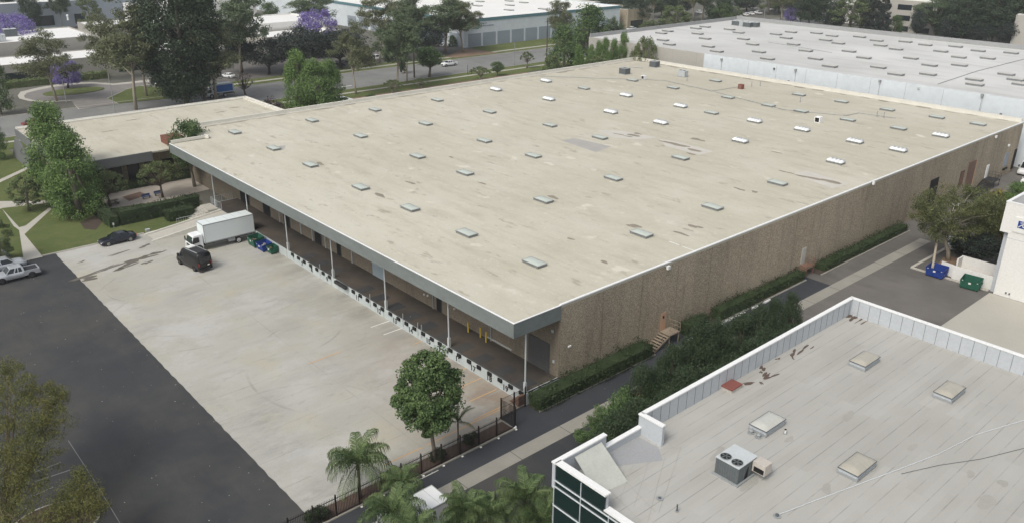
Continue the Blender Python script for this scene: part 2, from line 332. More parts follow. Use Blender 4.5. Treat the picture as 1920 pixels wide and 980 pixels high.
    flat('window_dark', (0.018, 0.024, 0.028), 0.12, 0, 0.6)
    flat('chair_blue', (0.06, 0.10, 0.22), 0.7)
make_materials()

def leafmat(name, c, tip, transl=0.22, hue=0.35):
    """leaves: every leaf its own tone, broad clumps of younger growth"""
    m, nt, b = newmat(name); k = NT(nt)
    geo = k.n('ShaderNodeNewGeometry'); rnd = geo.outputs['Random Per Island']
    big = k.ramp(k.noise(0.45, 3, 0.6), 0.38, 0.62)
    base = k.mix(k.math('MULTIPLY', big, hue*2), c4(c), c4(tip))
    base = k.mix(k.math('MULTIPLY', k.math('POWER', rnd, 2.0), 0.75), base, c4(tip, 1.25))
    base = k.mix(k.ramp(rnd, 0.0, 0.35, g4(0.55), g4(0)), base, c4(c, 0.45))
    k.l(base, b.inputs['Base Color']); b.inputs['Roughness'].default_value = 0.62; b.inputs['Specular IOR Level'].default_value = 0.25
    tr = k.n('ShaderNodeBsdfTranslucent'); k.l(base, tr.inputs[0])
    mx = k.n('ShaderNodeMixShader'); mx.inputs[0].default_value = transl
    out = nt.nodes['Material Output']; k.l(b.outputs[0], mx.inputs[1]); k.l(tr.outputs[0], mx.inputs[2]); k.l(mx.outputs[0], out.inputs[0])
    return m
leafmat('leaf_bright', (0.075, 0.135, 0.042), (0.200, 0.300, 0.095))
leafmat('leaf_ficus', (0.050, 0.098, 0.036), (0.150, 0.215, 0.080))
leafmat('leaf_dark', (0.036, 0.056, 0.033), (0.066, 0.098, 0.052), 0.12)
leafmat('leaf_black', (0.027, 0.037, 0.031), (0.044, 0.058, 0.044), 0.08)
leafmat('leaf_euc', (0.100, 0.125, 0.062), (0.195, 0.205, 0.110))
leafmat('leaf_euc_green', (0.085, 0.125, 0.068), (0.160, 0.205, 0.112))
leafmat('leaf_olive', (0.100, 0.135, 0.055), (0.175, 0.215, 0.095))
leafmat('leaf_jacaranda', (0.180, 0.138, 0.360), (0.288, 0.234, 0.516))
leafmat('leaf_plum', (0.052, 0.031, 0.047), (0.085, 0.055, 0.072), 0.1)
leafmat('leaf_patio', (0.085, 0.120, 0.045), (0.180, 0.215, 0.090))
leafmat('leaf_autumn', (0.105, 0.116, 0.033), (0.259, 0.209, 0.050))
leafmat('leaf_pine', (0.028, 0.046, 0.024), (0.060, 0.090, 0.042), 0.12)
leafmat('leaf_pinelight', (0.070, 0.125, 0.042), (0.140, 0.210, 0.080), 0.15)
leafmat('leaf_palm', (0.050, 0.092, 0.034), (0.165, 0.215, 0.090))
leafmat('leaf_hedge', (0.028, 0.044, 0.020), (0.052, 0.075, 0.032), 0.1)
leafmat('leaf_feather', (0.085, 0.105, 0.035), (0.180, 0.170, 0.055))
leafmat('leaf_sycamore', (0.075, 0.100, 0.038), (0.165, 0.170, 0.070))

# ------------------------------------------------------------------ mesh building
class MB:
    def __init__(s): s.v = []; s.f = []; s.mi = []; s.cur = 0
    def add(s, vs, fs):
        o = len(s.v); s.v += [tuple(p) for p in vs]
        for f in fs: s.f.append([o+i for i in f]); s.mi.append(s.cur)
        return s
    def box(s, x0, x1, y0, y1, z0, z1):
        x0, x1 = min(x0, x1), max(x0, x1); y0, y1 = min(y0, y1), max(y0, y1); z0, z1 = min(z0, z1), max(z0, z1)
        s.add([(x0,y0,z0),(x1,y0,z0),(x1,y1,z0),(x0,y1,z0),(x0,y0,z1),(x1,y0,z1),(x1,y1,z1),(x0,y1,z1)],
              [(0,3,2,1),(4,5,6,7),(0,1,5,4),(1,2,6,5),(2,3,7,6),(3,0,4,7)]); return s
    def hexa(s, bot, top):
        s.add(list(bot)+list(top), [(0,3,2,1),(4,5,6,7),(0,1,5,4),(1,2,6,5),(2,3,7,6),(3,0,4,7)]); return s
    def prism(s, poly, z0, z1):
        a = sum(poly[i][0]*poly[(i+1)%len(poly)][1]-poly[(i+1)%len(poly)][0]*poly[i][1] for i in range(len(poly)))
        if a < 0: poly = poly[::-1]
        n = len(poly); s.add([(p[0], p[1], z0) for p in poly]+[(p[0], p[1], z1) for p in poly],
            [list(range(n))[::-1], list(range(n, 2*n))]+[(i, (i+1)%n, n+(i+1)%n, n+i) for i in range(n)]); return s
    def sheet(s, poly, z):
        a = sum(poly[i][0]*poly[(i+1)%len(poly)][1]-poly[(i+1)%len(poly)][0]*poly[i][1] for i in range(len(poly)))
        if a < 0: poly = poly[::-1]
        s.add([(p[0], p[1], z) for p in poly], [list(range(len(poly)))]); return s
    def extr_y(s, prof, y0, y1):
        """profile of (x, z) extruded along y"""
        n = len(prof); s.add([(p[0], y0, p[1]) for p in prof]+[(p[0], y1, p[1]) for p in prof],
            [list(range(n)), list(range(n, 2*n))[::-1]]+[(i, n+i, n+(i+1)%n, (i+1)%n) for i in range(n)]); return s
    def tube(s, pts, rs, n=6, caps=True):
        pts = [Vector(p) for p in pts]
        if not hasattr(rs, '__len__'): rs = [rs]*len(pts)
        o = len(s.v); prev = None
        for i, p in enumerate(pts):
            d = (pts[min(i+1, len(pts)-1)]-pts[max(i-1, 0)]).normalized()
            a = Vector((0, 0, 1)) if abs(d.z) < 0.9 else Vector((1, 0, 0))
            if prev is not None: a = prev
            u = (a-d*a.dot(d)).normalized(); prev = u; w_ = d.cross(u)
            for j in range(n):
                t = 2*math.pi*j/n; s.v.append(tuple(p+(u*math.cos(t)+w_*math.sin(t))*rs[i]))
        for i in range(len(pts)-1):
            for j in range(n):
                s.f.append([o+i*n+j, o+i*n+(j+1)%n, o+(i+1)*n+(j+1)%n, o+(i+1)*n+j]); s.mi.append(s.cur)
        if caps:
            s.f.append([o+j for j in range(n)][::-1]); s.mi.append(s.cur)
            e = o+(len(pts)-1)*n; s.f.append([e+j for j in range(n)]); s.mi.append(s.cur)
        return s
    def cyl(s, x, y, z0, z1, r, n=12, r2=None):
        return s.tube([(x, y, z0), (x, y, z1)], [r, r if r2 is None else r2], n)
    def loft(s, rings, caps=True):
        n = len(rings[0]); o = len(s.v)
        for r in rings: s.v += [tuple(p) for p in r]
        for i in range(len(rings)-1):
            for j in range(n):
                s.f.append([o+i*n+j, o+i*n+(j+1)%n, o+(i+1)*n+(j+1)%n, o+(i+1)*n+j]); s.mi.append(s.cur)
        if caps:
            s.f.append([o+j for j in range(n)][::-1]); s.mi.append(s.cur)
            e = o+(len(rings)-1)*n; s.f.append([e+j for j in range(n)]); s.mi.append(s.cur)
        return s
    def mesh(s, name, mats, smooth=False):
        me = bpy.data.meshes.new(name); me.from_pydata(s.v, [], s.f)
        if isinstance(mats, str): mats = [mats]
        for m in mats: me.materials.append(M[m])
        if len(mats) > 1: me.polygons.foreach_set('material_index', s.mi)
        if smooth: me.polygons.foreach_set('use_smooth', [True]*len(me.polygons))
        me.update(); return me
    def build(s, name, mats, parent=None, smooth=False, bevel=0, loc=None, rz=0):
        o = bpy.data.objects.new(name, s.mesh(name, mats, smooth)); C.objects.link(o)
        if parent: o.parent = parent
        if loc is not None: o.location = loc
        if rz: o.rotation_euler.z = rz
        if bevel:
            b = o.modifiers.new('bevel', 'BEVEL'); b.width = bevel; b.segments = 2; b.limit_method = 'ANGLE'
        return o
def tag(o, label=None, cat=None, group=None, kind=None):
    if label: o['label'] = label
    if cat: o['category'] = cat
    if group: o['group'] = group
    if kind: o['kind'] = kind
    return o
def empty(name, loc=(0, 0, 0), rz=0, label=None, cat=None, group=None):
    o = bpy.data.objects.new(name, None); C.objects.link(o); o.location = loc; o.rotation_euler = (0, 0, rz); o.empty_display_size = 0.5
    return tag(o, label, cat, group)
def copy_tree(o, parent=None):
    c = o.copy(); C.objects.link(c)
    if parent: c.parent = parent
    for ch in o.children: copy_tree(ch, c)
    return c
def structure(name, mb, mat, label=None):
    return tag(mb.build(name, mat), label, kind='structure')
def text(body, size, mat, parent, name, loc, rot, extr=0.004, spacing=1.0):
    cu = bpy.data.curves.new(name, 'FONT'); cu.body = body; cu.size = size; cu.align_x = 'CENTER'; cu.align_y = 'CENTER'
    cu.extrude = extr; cu.offset = size*0.035; cu.space_character = spacing; cu.materials.append(M[mat])
    tmp = bpy.data.objects.new(name+'_curve', cu); C.objects.link(tmp); bpy.context.view_layer.update()
    me = bpy.data.meshes.new_from_object(tmp.evaluated_get(bpy.context.evaluated_depsgraph_get())); me.name = name
    bpy.data.objects.remove(tmp); me.materials.clear(); me.materials.append(M[mat])
    o = bpy.data.objects.new(name, me); C.objects.link(o); o.location = loc; o.rotation_euler = rot; o.parent = parent
    return o
def blob(cx, cy, rx, ry, rz, seed, n=18, rough=0.3):
    r = random.Random(seed); ph = [r.uniform(0, 6.28) for _ in range(5)]; am = [r.uniform(0.2, 1)*rough/(i+1) for i in range(5)]
    out = []
    for i in range(n):
        t = 2*math.pi*i/n; k = 1+sum(am[j]*math.sin((j+2)*t+ph[j]) for j in range(5))
        x, y = rx*k*math.cos(t), ry*k*math.sin(t); out.append((cx+x*math.cos(rz)-y*math.sin(rz), cy+x*math.sin(rz)+y*math.cos(rz)))
    return out
def R(x0, x1, y0, y1): return [(x0, y0), (x1, y0), (x1, y1), (x0, y1)]
def pxpoly(pts, z=0.0): return [tuple(at(u, v, z)[:2]) for u, v in pts]

# ------------------------------------------------------------------ ground, roads, pavements
def ground():
    structure('ground', MB().sheet(R(-1200, 1600, -1200, 1600), -0.012), 'base_ground')
    structure('parking_lot_asphalt', MB().sheet(R(-120, 22.8, 48.6, 122.9), 0.0), 'lot_asphalt')
    structure('alley_asphalt', MB().sheet([(-120, 46.2), (96, 46.2), (96, 50.9), (43.35, 50.9), (43.35, 48.6), (-120, 48.6)], 0.0), 'alley_asphalt')
    structure('service_lane_asphalt', MB().sheet(R(96, 215, 46.2, 51.2), 0.0), 'old_asphalt')
    structure('gutter_strip', MB().sheet(R(-120, 122, 44.6, 46.2), 0.004), 'gutter_concrete')
    m = MB()
    for i in range(40): m.box(-118+i*6.1, -118+i*6.1+0.05, 44.6, 46.2, 0.005, 0.009)
    structure('gutter_joint_lines', m, 'lot_asphalt')
    structure('rear_lot_asphalt', MB().sheet([(66, -60), (215, -60), (215, 44.6), (66, 44.6)], 0.0), 'old_asphalt')
    structure('drive_asphalt_near', MB().sheet([(-120, -60), (66, -60), (66, 44.6), (-120, 44.6)], 0.0), 'lot_asphalt')
    structure('concrete_pad', MB().sheet(R(66.5, 109.4, -30, 31.7), 0.004), 'pad_concrete')
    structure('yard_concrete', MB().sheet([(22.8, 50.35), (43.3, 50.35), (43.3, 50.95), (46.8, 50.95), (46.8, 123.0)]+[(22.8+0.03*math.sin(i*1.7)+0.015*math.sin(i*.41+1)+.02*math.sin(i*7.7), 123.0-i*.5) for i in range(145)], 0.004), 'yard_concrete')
    structure('far_lot_asphalt', MB().sheet(R(171, 400, -80, 52), 0.002), 'old_asphalt')
    # kerbed planting bed along the iron fence
    structure('planting_bed', MB().box(23.4, 43.1, 48.62, 50.2, -0.01, 0.06), 'mulch')
    k = MB(); k.box(23.2, 43.25, 48.46, 48.618, 0, 0.11); k.box(23.25, 23.398, 48.62, 50.2, 0, 0.11); k.box(43.102, 43.25, 48.62, 50.2, 0, 0.11); k.box(23.25, 43.25, 50.202, 50.35, 0, 0.09)
    structure('bed_kerb', k, 'gutter_concrete')
    # painted lines on the yard
    def line(p, q, wd, z=0.009):
        a, b = at(*p), at(*q); d = (b-a).normalized(); n = Vector((-d.y, d.x, 0))*wd/2
        return [(a+n)[:2], (b+n)[:2], (b-n)[:2], (a-n)[:2]]
    m = MB(); [m.sheet(line(p, q, 0.13), 0.009) for p, q in (((695, 613), (730, 601)), ((719, 627), (754, 614.5)))]
    structure('stall_line_white', m, 'line_white')
    m = MB(); [m.sheet(line(p, q, 0.12), 0.009) for p, q in (((579, 681), (640, 658)), ((776, 645), (792, 638)), ((720, 871), (792, 838)), ((800, 834), (937, 767)), ((855, 697), (875, 689)),
        ((866, 724), (902, 708)), ((880, 752), (931, 729)), ((888.6, 786), (941, 761)))]
    structure('stall_line_orange', m, 'line_orange')
    m = MB(); [m.sheet(line(p, q, 0.10), 0.008) for p, q in (((766, 908.5), (822, 880.5)),)]
    structure('alley_line', m, 'line_faded')
    m = MB(); [m.sheet(line(p, q, 0.12), 0.009) for p, q in (((66, 884), (114, 866)), ((66, 902), (132, 880)), ((60, 930), (100, 912)))]
    structure('parking_line', m, 'road_asphalt')
    m = MB(); [m.sheet(line(p, q, 0.06), 0.008) for p, q in (((128, 825), (180, 905)), ((180, 905), (228, 985)))]
    structure('crack_seal', m, 'road_asphalt')
    # wet stains on the yard near the sedan
    m = MB()
    for (u, v, rx, ry, rz) in ((165, 515, 2.6, .30, .25), (190, 508, 2.4, .28, .2), (168, 522, 1.3, .45, -.2), (154, 490, .45, .2, .4), (246, 492, 1.7, .55, .2), (262, 485, 1.6, .6, 0), (280, 478, 1.2, .45, .3),
                               (225, 474, 1.7, .20, .25), (272, 461, .8, .35, .1), (300, 473, 1.0, .25, .3), (232, 502, 1.4, .35, .25), (205, 500, 1.1, .16, .3), (276, 492, .7, .35, .3)):
        p = at(u, v); m.sheet(blob(p.x, p.y, rx, ry, rz, u, 26, 0.75), 0.006+0.0003*(u % 7))
    structure('water_stains', m, 'wet_stain')
    # kerb along the lawn
    k = MB(); k.box(21.0, 35.0, 122.95, 123.15, 0, 0.14); k.box(-40, 18.2, 122.95, 123.15, 0, 0.14)
    structure('lawn_kerb', k, 'walk_concrete')
    # lawns west of the annex with crossing paths
    z = 0.05
    structure('lawn', MB().sheet([(-60, 123.15), (47, 123.15), (47, 136), (31, 147), (31, 196), (-60, 196)], z), 'lawn_grass')
    p = MB(); p.sheet(pxpoly([(45, 490), (80.4, 482), (46, 440), (106, 384), (107, 377), (0, 378), (-60, 378), (-60, 396), (4, 392), (26, 425), (36, 432)]), z+0.004)
    p.sheet(pxpoly([(-60, 352), (0, 337), (68, 306), (71, 309), (0, 343), (-60, 359)]), z+0.004)
    structure('garden_path', p, 'walk_concrete')
    structure('path_triangle_lawn', MB().sheet(pxpoly([(3, 391), (36, 427), (48, 424), (100, 384), (95, 381)]), z+0.009), 'lawn_grass')
    structure('courtyard_paving', MB().sheet(pxpoly([(168, 350), (205, 392), (300, 378), (392, 356), (378, 318), (352, 290), (330, 300), (235, 300)]), z+0.006), 'patio_paving')
    structure('courtyard_mat', MB().sheet(pxpoly([(229, 370), (262, 360.5), (278, 366), (242, 378)]), z+0.012), 'brown_mat')
    structure('hedge_bed', MB().sheet(pxpoly([(150, 418), (185, 402), (300, 398), (205, 402), (180, 432), (158, 430)]), z+0.011), 'dark_mulch')
    # the road beyond
    structure('road', MB().sheet([(-300, 200.5), (400, 200.5), (640, 200.5), (640, 222.5), (-300, 222.5)], 0.004), 'road_asphalt')
    structure('verge_near', MB().sheet(R(-60, 215, 189.5, 200.3), 0.06), 'lawn_grass')
    structure('sidewalk_near', MB().sheet(R(-60, 215, 195.2, 196.5), 0.075), 'walk_concrete')
    structure('car_park_strip', MB().sheet(R(77, 172, 146, 186), 0.012), 'road_asphalt')
    structure('planting_strip', MB().sheet(R(77, 172, 186, 189.4), 0.05), 'dirt')
    k = MB(); k.box(-60, 215, 200.32, 200.5, 0, 0.14); k.box(-300, 640, 222.5, 222.7, 0, 0.14)
    structure('road_kerb', k, 'walk_concrete')
    structure('verge_far', MB().sheet(R(62, 190, 222.7, 231.5), 0.06), 'lawn_grass')
    structure('verge_far_west', MB().sheet(R(-60, 34, 222.7, 262), 0.06), 'lawn_grass')
    structure('verge_far_east', MB().sheet([(190, 222.7), (330, 222.7), (330, 240.5), (190, 240.5)], 0.06), 'lawn_grass')
    structure('bank_dirt', MB().sheet(pxpoly([(832, 108), (870, 92), (905, 96), (935, 100), (890, 105), (858, 109)]), 0.085), 'dirt')
    structure('sidewalk_far', MB().sheet(R(62, 330, 226.2, 227.8), 0.075), 'walk_concrete')
    structure('parking_far', MB().sheet(R(94, 190, 231.6, 262), 0.03), 'old_asphalt')
    # turning circle
    drive = [(33,180.5),(38.6,173),(60.6,167.6),(82.6,163),(113.8,158.5),(147,155.7),(174.4,154.8),(213,157.5),(240,154.8),(280,150),(280,160),(240,167.6),(203,185),(224,195),(147,206),(134,190),(82.6,193.3),(55,190.6),(36.7,186)]
    structure('drive_kerb', MB().sheet(pxpoly(drive), 0.08), 'walk_concrete')
    inner = [(45,180.5),(50,175.5),(70,170),(92,165.5),(116,161.5),(147,158.8),(174.4,158),(213,160.5),(240,158),(278,154),(278,159),(238,167.6),(201,185),(222,196),(149,205),(132,189),(84,190.5),(62,188.5),(47,184.5)]
    structure('turning_circle', MB().sheet(pxpoly(inner), 0.086), 'drive_asphalt')
    c = at(139, 172.5); structure('circle_island', MB().prism([(c.x+7.6*math.cos(t/12*math.pi), c.y+4.6*math.sin(t/12*math.pi)) for t in range(24)], 0.0, 0.22), 'lawn_grass')
    structure('drive_verge', MB().sheet(pxpoly([(203,186),(236,169),(262,162),(330,168),(330,184),(222,195)]), 0.092), 'lawn_grass')
    structure('bed_alley_kerb', MB().box(46.9, 64.2, 49.05, 49.2, 0, 0.12).box(72, 95, 49.0, 49.2, 0, 0.12).box(98, 124, 48.6, 48.8, 0, 0.12), 'gutter_concrete')
    structure('bed_alley', MB().sheet(R(46.9, 64.2, 49.2, 50.9), 0.05).sheet(R(72, 95, 49.2, 50.9), 0.05).sheet(R(98, 124, 48.8, 50.9), 0.05), 'dark_mulch')
    structure('hedgerow_bed', MB().sheet(R(43, 88, 29.6, 41.5), 0.05), 'dark_mulch')
    # kerbed tree island by the bins
    isl = pxpoly([(1752, 505), (1768, 484), (1782, 482), (1860, 498), (1860, 520), (1790, 510)])
    structure('tree_island', MB().prism(isl, 0, 0.12), 'dirt')
    structure('lot_curb', MB().box(109.6, 110.0, 32, 42, 0, 0.14).box(110, 122, 41.7, 42.1, 0, 0.14), 'walk_concrete')
    structure('island_bottom', MB().prism([(p[0], p[1]) for p in blob(*at(100, 985)[:2], 3.4, 2.8, 0.2, 5, 24, 0.06)], 0, 0.12), 'walk_concrete')
    structure('island_bottom_soil', MB().prism([(p[0], p[1]) for p in blob(*at(100, 985)[:2], 3.2, 2.6, 0.2, 5, 24, 0.06)], 0.05, 0.16), 'mulch')
    structure('street_line', MB().sheet(line((590+70, 172), (683, 158+6), .4), 0.01) if False else MB().sheet(R(112, 120, 204.5, 205.0), 0.01), 'line_white')
ground()

# ------------------------------------------------------------------ main warehouse
RZ = 9.343; WX0, WX1, WY0, WY1 = 51.2, 171.2, 50.95, 145.1; EX = 45.35; DX = 46.8; EY = 136.2; DZ = 1.3
wh = empty('warehouse', (0, 0, 0), 0, 'long tan roofed warehouse with numbered loading dock, grey fascia and brown aggregate walls', 'warehouse')
def warehouse():
    roof = MB().prism([(EX, WY0), (WX1, WY0), (WX1, WY1), (52.2, WY1), (50.7, 138.2), (51.6, 136.9), (51.4, EY-0.3), (EX, EY)], RZ-0.25, RZ).build('roof', 'tan_roofing', wh)
    # parapets (cream, seen from inside)
    p = MB(); p.box(52.0, WX1, WY1-0.42, WY1, RZ, RZ+0.74); p.box(WX1-0.42, WX1, WY0+0.3, WY1-0.42, RZ, RZ+0.70)
    pa = p.build('parapet', 'parapet_cream', roof)
    m = MB(); m.box(52.0, WX1-0.42, WY1-0.72, WY1-0.422, RZ+0.004, RZ+0.12); m.box(WX1-0.72, WX1-0.422, WY0+0.3, WY1-0.722, RZ+0.004, RZ+0.12); m.build('cant_strip', 'parapet_cream', roof)
    m = MB(); r = random.Random(4)
    for i in range(26):
        x = 56+i*4.5+r.uniform(-1, 1); m.sheet(blob(x, WY1-0.95-r.uniform(0, .5), r.uniform(.6, 2.6), r.uniform(.12, .38), 0, i), RZ+0.004+i*0.0002)
    for i in range(20):
        y = 55+i*4.5+r.uniform(-1, 1); m.sheet(blob(WX1-1.0-r.uniform(0, .6), y, r.uniform(.2, .6), r.uniform(.7, 2.2), 0, 50+i), RZ+0.010+i*0.0002)
    tag(m.build('edge_stain', 'puddle_and_shade', roof), kind='stuff')
    # ponding and repair patches, with painted shadow spots beside skylights
    m = MB(); m.sheet(pxpoly([(1118, 244), (1166, 246), (1232, 258), (1200, 262), (1150, 258)], RZ), RZ+0.006); m.sheet(pxpoly([(1236, 261), (1262, 265), (1338, 284), (1312, 291), (1248, 274)], RZ), RZ+0.006)
    m.sheet(pxpoly([(1488, 326), (1512, 320), (1592, 345), (1560, 354)], RZ), RZ+0.006); tag(m.build('repair_patch', 'tar_patch', roof), kind='stuff')
    m = MB(); m.sheet(pxpoly([(1052, 264), (1076, 259), (1146, 275), (1118, 286)], RZ), RZ+0.006); m.sheet(pxpoly([(524, 274), (536, 273), (533, 280), (519, 283)], RZ), RZ+0.006); tag(m.build('grey_repair_and_shadow', 'grey_patch', roof), kind='stuff')  # first sheet is a repair, second is a skylight's shadow painted grey
    m = MB()
    for i, (u, v, a, b) in enumerate(((1188, 254, .5, 1.6), (1196, 251, .4, 1.0), (1178, 256, .3, 1.0), (1160, 252, .3, 1.0), (1256, 268, .5, 2.0), (1276, 273, .6, 1.6), (1302, 282, .5, 1.6), (1296, 289, .3, 1.0), (1308, 262, .6, 1.5),
                            (1506, 331, .3, 1.5), (1532, 336, .5, 1.8), (1560, 341, .5, 1.8), (1474, 323, .3, 1.0), (1387, 355, .3, .9), (1415, 360, .3, .6), (1037, 370, .4, 1.0), (600, 307, .4, 1.0), (1456, 286, .3, .8), (1189, 424, .5, 1.0), (1277, 438, .35, .9), (1070, 448, .3, .4), (1133, 491, .25, .6),
                            (770, 343, .3, 1.0), (904, 344, .25, .8), (712, 366, .4, 1.2), (846, 295, .2, .7), (1303, 425, .5, .8))):
        p = at(u, v, RZ); m.sheet(blob(p.x, p.y, a, b, 0, i+7, 16, .4), RZ+0.010+i*0.0002)  # spots touching a skylight's end are its shadow painted flat, the others puddles
    tag(m.build('puddle_and_dark_spot', 'puddle_and_shade', roof), kind='stuff')
    m = MB(); m.box(*(lambda a, b: (a.x, a.x+0.14, b.y, a.y))(at(1254, 453, RZ), at(1272, 460, RZ)), RZ+0.004, RZ+0.012); m.box(*(lambda a, b: (a.x, a.x+0.10, b.y, a.y))(at(1278, 462, RZ), at(1302, 470, RZ)), RZ+0.004, RZ+0.012)
    m.build('white_seam', 'line_white', roof)
    # conduit runs
    m = MB()
    for p, q in (((1010, 143), (1245, 151)), ((1245, 151), (1335, 171)), ((1335, 171), (1470, 206)), ((1470, 206), (1585, 217)), ((1335, 171), (1385, 163)), ((1180, 126), (1205, 128)), ((1585, 217), (1610, 212)), ((1610, 212), (1680, 222))):
        a, b = at(*p, RZ+.12), at(*q, RZ+.12); m.tube([a, b], 0.05, 5)
    m.build('conduit', 'galvanised', roof)
    # fascia of the dock canopy
    f = MB(); f.box(EX-0.28, EX-0.002, WY0-0.10, EY+0.1, RZ-1.46, RZ+0.06); fa = f.build('canopy_fascia', 'fascia_paint', wh)
    MB().box(EX-0.29, EX-0.10, WY0-0.12, EY+0.12, RZ+0.062, RZ+0.12).build('edge_trim', 'white_trim', fa)
    f = MB(); f.box(EX, WX0-0.02, WY0-0.10, WY0+0.15, RZ-1.46, RZ-0.26); f.box(EX, WX0-.02, WY0-.10, WY0-0.004, RZ-0.255, RZ+.06); f2 = f.build('canopy_fascia', 'fascia_paint', wh)
    MB().box(EX-.098, WX0, WY0-0.12, WY0+0.06, RZ+0.062, RZ+0.12).build('edge_trim', 'white_trim', f2)
    f = MB(); f.box(EX, 51.6, EY+0.02, EY+0.1, RZ-1.46, RZ+0.06); f.build('canopy_fascia', 'fascia_paint', wh)
    MB().prism([(EX+.06, EY-.15), (51.0, EY-.15), (51.35, EY-0.8), (51.75, EY-.2), (51.5, EY+.6), (50.9, EY+.14), (EX+.06, EY+.12)], RZ+.07, RZ+.55).build('kerb_upstand', 'parapet_cream', roof)
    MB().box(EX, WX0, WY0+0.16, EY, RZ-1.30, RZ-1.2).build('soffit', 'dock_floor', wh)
    # walls
    w1 = MB(); w1.box(WX0, WX1, WY0, WY0+0.25, 0, RZ-0.252).build('side_wall', 'aggregate_wall', wh)
    MB().box(WX0, WX1, WY0-0.05, WY0+0.22, RZ+0.002, RZ+0.13).build('coping', 'white_trim', wh)
    MB().box(WX0, WX0+0.25, WY0+0.25, WY1, 0, RZ-0.252).build('dock_wall', 'aggregate_wall', wh)
    MB().box(WX0+.25, WX1, WY1-0.25, WY1, 0, RZ-0.252).build('back_wall', 'aggregate_wall', wh)
    MB().box(WX1-0.25, WX1, WY0+.25, WY1-.25, 0, RZ-0.252).build('end_wall', 'aggregate_wall', wh)
    # dock
    d = MB().box(DX, WX0, WY0, 126.4, 0.0, DZ).build('loading_dock', ['dock_paint'], wh)
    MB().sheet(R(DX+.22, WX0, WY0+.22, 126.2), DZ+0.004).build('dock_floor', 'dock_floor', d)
    MB().box(DX+.0, DX+.20, WY0, 126.4, DZ+.001, DZ+.03).build('dock_edge', 'dark_door', d)
    R_ = lambda a, b: onx(480+a/3.92, 480+b/3.92, DX)[0]
    bs = [R_(*q) for q in [(315,10),(358,38),(405,65),(450,92),(497,122),(543,150),(719,257),(770,288),(823,318),(878,350),(932,383),(991,418),(1050,454),(1109,490),(1168,525),(1232,566),(1297,605),(1355,640),(1433,688),(1497,730),(1570,772),(1642,817),(1720,865),(1797,912),(1875,960)]]
    bs = [bs[0]+1.7] + bs + [51.55]
    for y in bs: MB().box(DX-0.16, DX-0.002, y-0.30, y+0.30, DZ-0.42, DZ-0.04).build('dock_bumper', 'rubber', d)
    nums = {'6': (278,22), '7': (340,52), '8': (411,95), '9': (523,160), '11': (748,308), '12': (905,403), '13': (1022,473), '14': (1138,543), '15': (1268,620), '16': (1485,752), '17': (1597,827), '18': (1716,903), '19': (1835,972)}
    for t, q in nums.items(): text(t, 0.88, 'number_black', d, 'bay_number', (DX-0.006, R_(*q)+.05, 0.46), (rad(90), 0, rad(-90)))
    for a_, b_ in zip(bs[:-1], bs[1:]):
        if 1.2 < abs(a_-b_) < 2.2 and bs.index(a_) % 2 == 1: MB().box(DX+.25, DX+2.2, min(a_, b_)+.05, max(a_, b_)-.05, DZ+.006, DZ+.02).build('dock_plate', 'lot_asphalt', d)
    # dock leveller pushed out at bay 10
    MB().box(DX-0.55, DX-.17, 83.9, 86.6, DZ-.25, DZ+.12).build('dock_leveller', 'plastic_dark', d)
    # joints in the painted face
    m = MB()
    for i in range(7): y = 51.1+12.22*i; m.box(DX-.014, DX-.002, y+.5, y+.56, 0.02, DZ-.02)
    m.build('face_joint', 'gutter_concrete', d)
    for i in range(7):
        y = 51.1+12.22*i+(0.1 if i == 0 else 0)
        pst = MB().cyl(DX+0.05 if i else DX+.12, y, DZ+.03 if i == 0 else DZ+.03, RZ-1.3, 0.085, 10).build('post', 'post_white', wh)
        MB().box(DX-.07 if i else DX-.02, DX+.19, y-.15, y+.15, DZ+.031, DZ+1.1).build('post_guard', 'post_white', pst)
    # short guide posts on the dock edge
    for (a, b) in ((838, 300), (1080, 440), (1190, 515), (1217, 520), (1412, 640), (471, 100)):
        y = R_(a, b); MB().box(DX-0.05, DX+.03, y-.04, y+.04, DZ-.9, DZ+.75).build('guide_post', 'galvanised', wh)
    # yellow bollards in front of the inner wall
    for (u, v) in ((878, 622), (901, 632), (911.5, 641)):
        p = at(u, v, DZ); MB().cyl(p.x, p.y, DZ, DZ+1.25, 0.09, 10).build('bollard', 'bollard_yellow', wh)
    # doors in the inner dock wall
    def inner(y0, y1, z0, z1, mat, name='dock_door', lab=None):
        f = MB().box(WX0-0.06, WX0-.002, y0-.12, y1+.12, z0, z1+.12).build(name, 'dark_door', wh); MB().box(WX0-0.09, WX0-.062, y0, y1, z0+.02, z1).build('panel', mat, f)
        if lab: f['label'] = lab
    inner(52.4, 55.3, DZ+.01, 4.5, 'dark_door', lab='dark grey roller door at the corner end of the dock')
    inner(82.5, 85.2, DZ+.01, 4.3, 'roller_door', lab='pale blue roller door')
    for y0, y1 in ((70.5, 71.3), (93.2, 94.1), (98.5, 100.2), (107.8, 109.6), (114.2, 116.4), (121.5, 124.6)): inner(y0, y1, DZ+.01, 3.9, 'opening_dark')
    for y in (61.4, 90.2, 97.2, 100.9, 104.3, 111.0, 72.0):
        MB().box(WX0-.14, WX0-.01, y-.06, y+.06, DZ, 6.5).build('downpipe', 'post_white' if y > 80 else 'galvanised', wh)
    MB().box(WX0-.16, WX0-.01, 58.0, 62.0, DZ+.25, DZ+.33).build('guard_rail', 'post_white', wh)
    # low wall at the open end of the dock and its rail
    MB().box(DX+.01, WX0-.01, WY0-.12, WY0-.004, 0, DZ+.02).build('end_wall_low', 'dock_paint', wh)
    MB().box(DX+.2, WX0-.01, WY0-.10, WY0-.02, DZ+.03, DZ+.12).build('dock_edge', 'black_iron', wh)
    # side wall openings: doors, steps, lamps
    Y = WY0
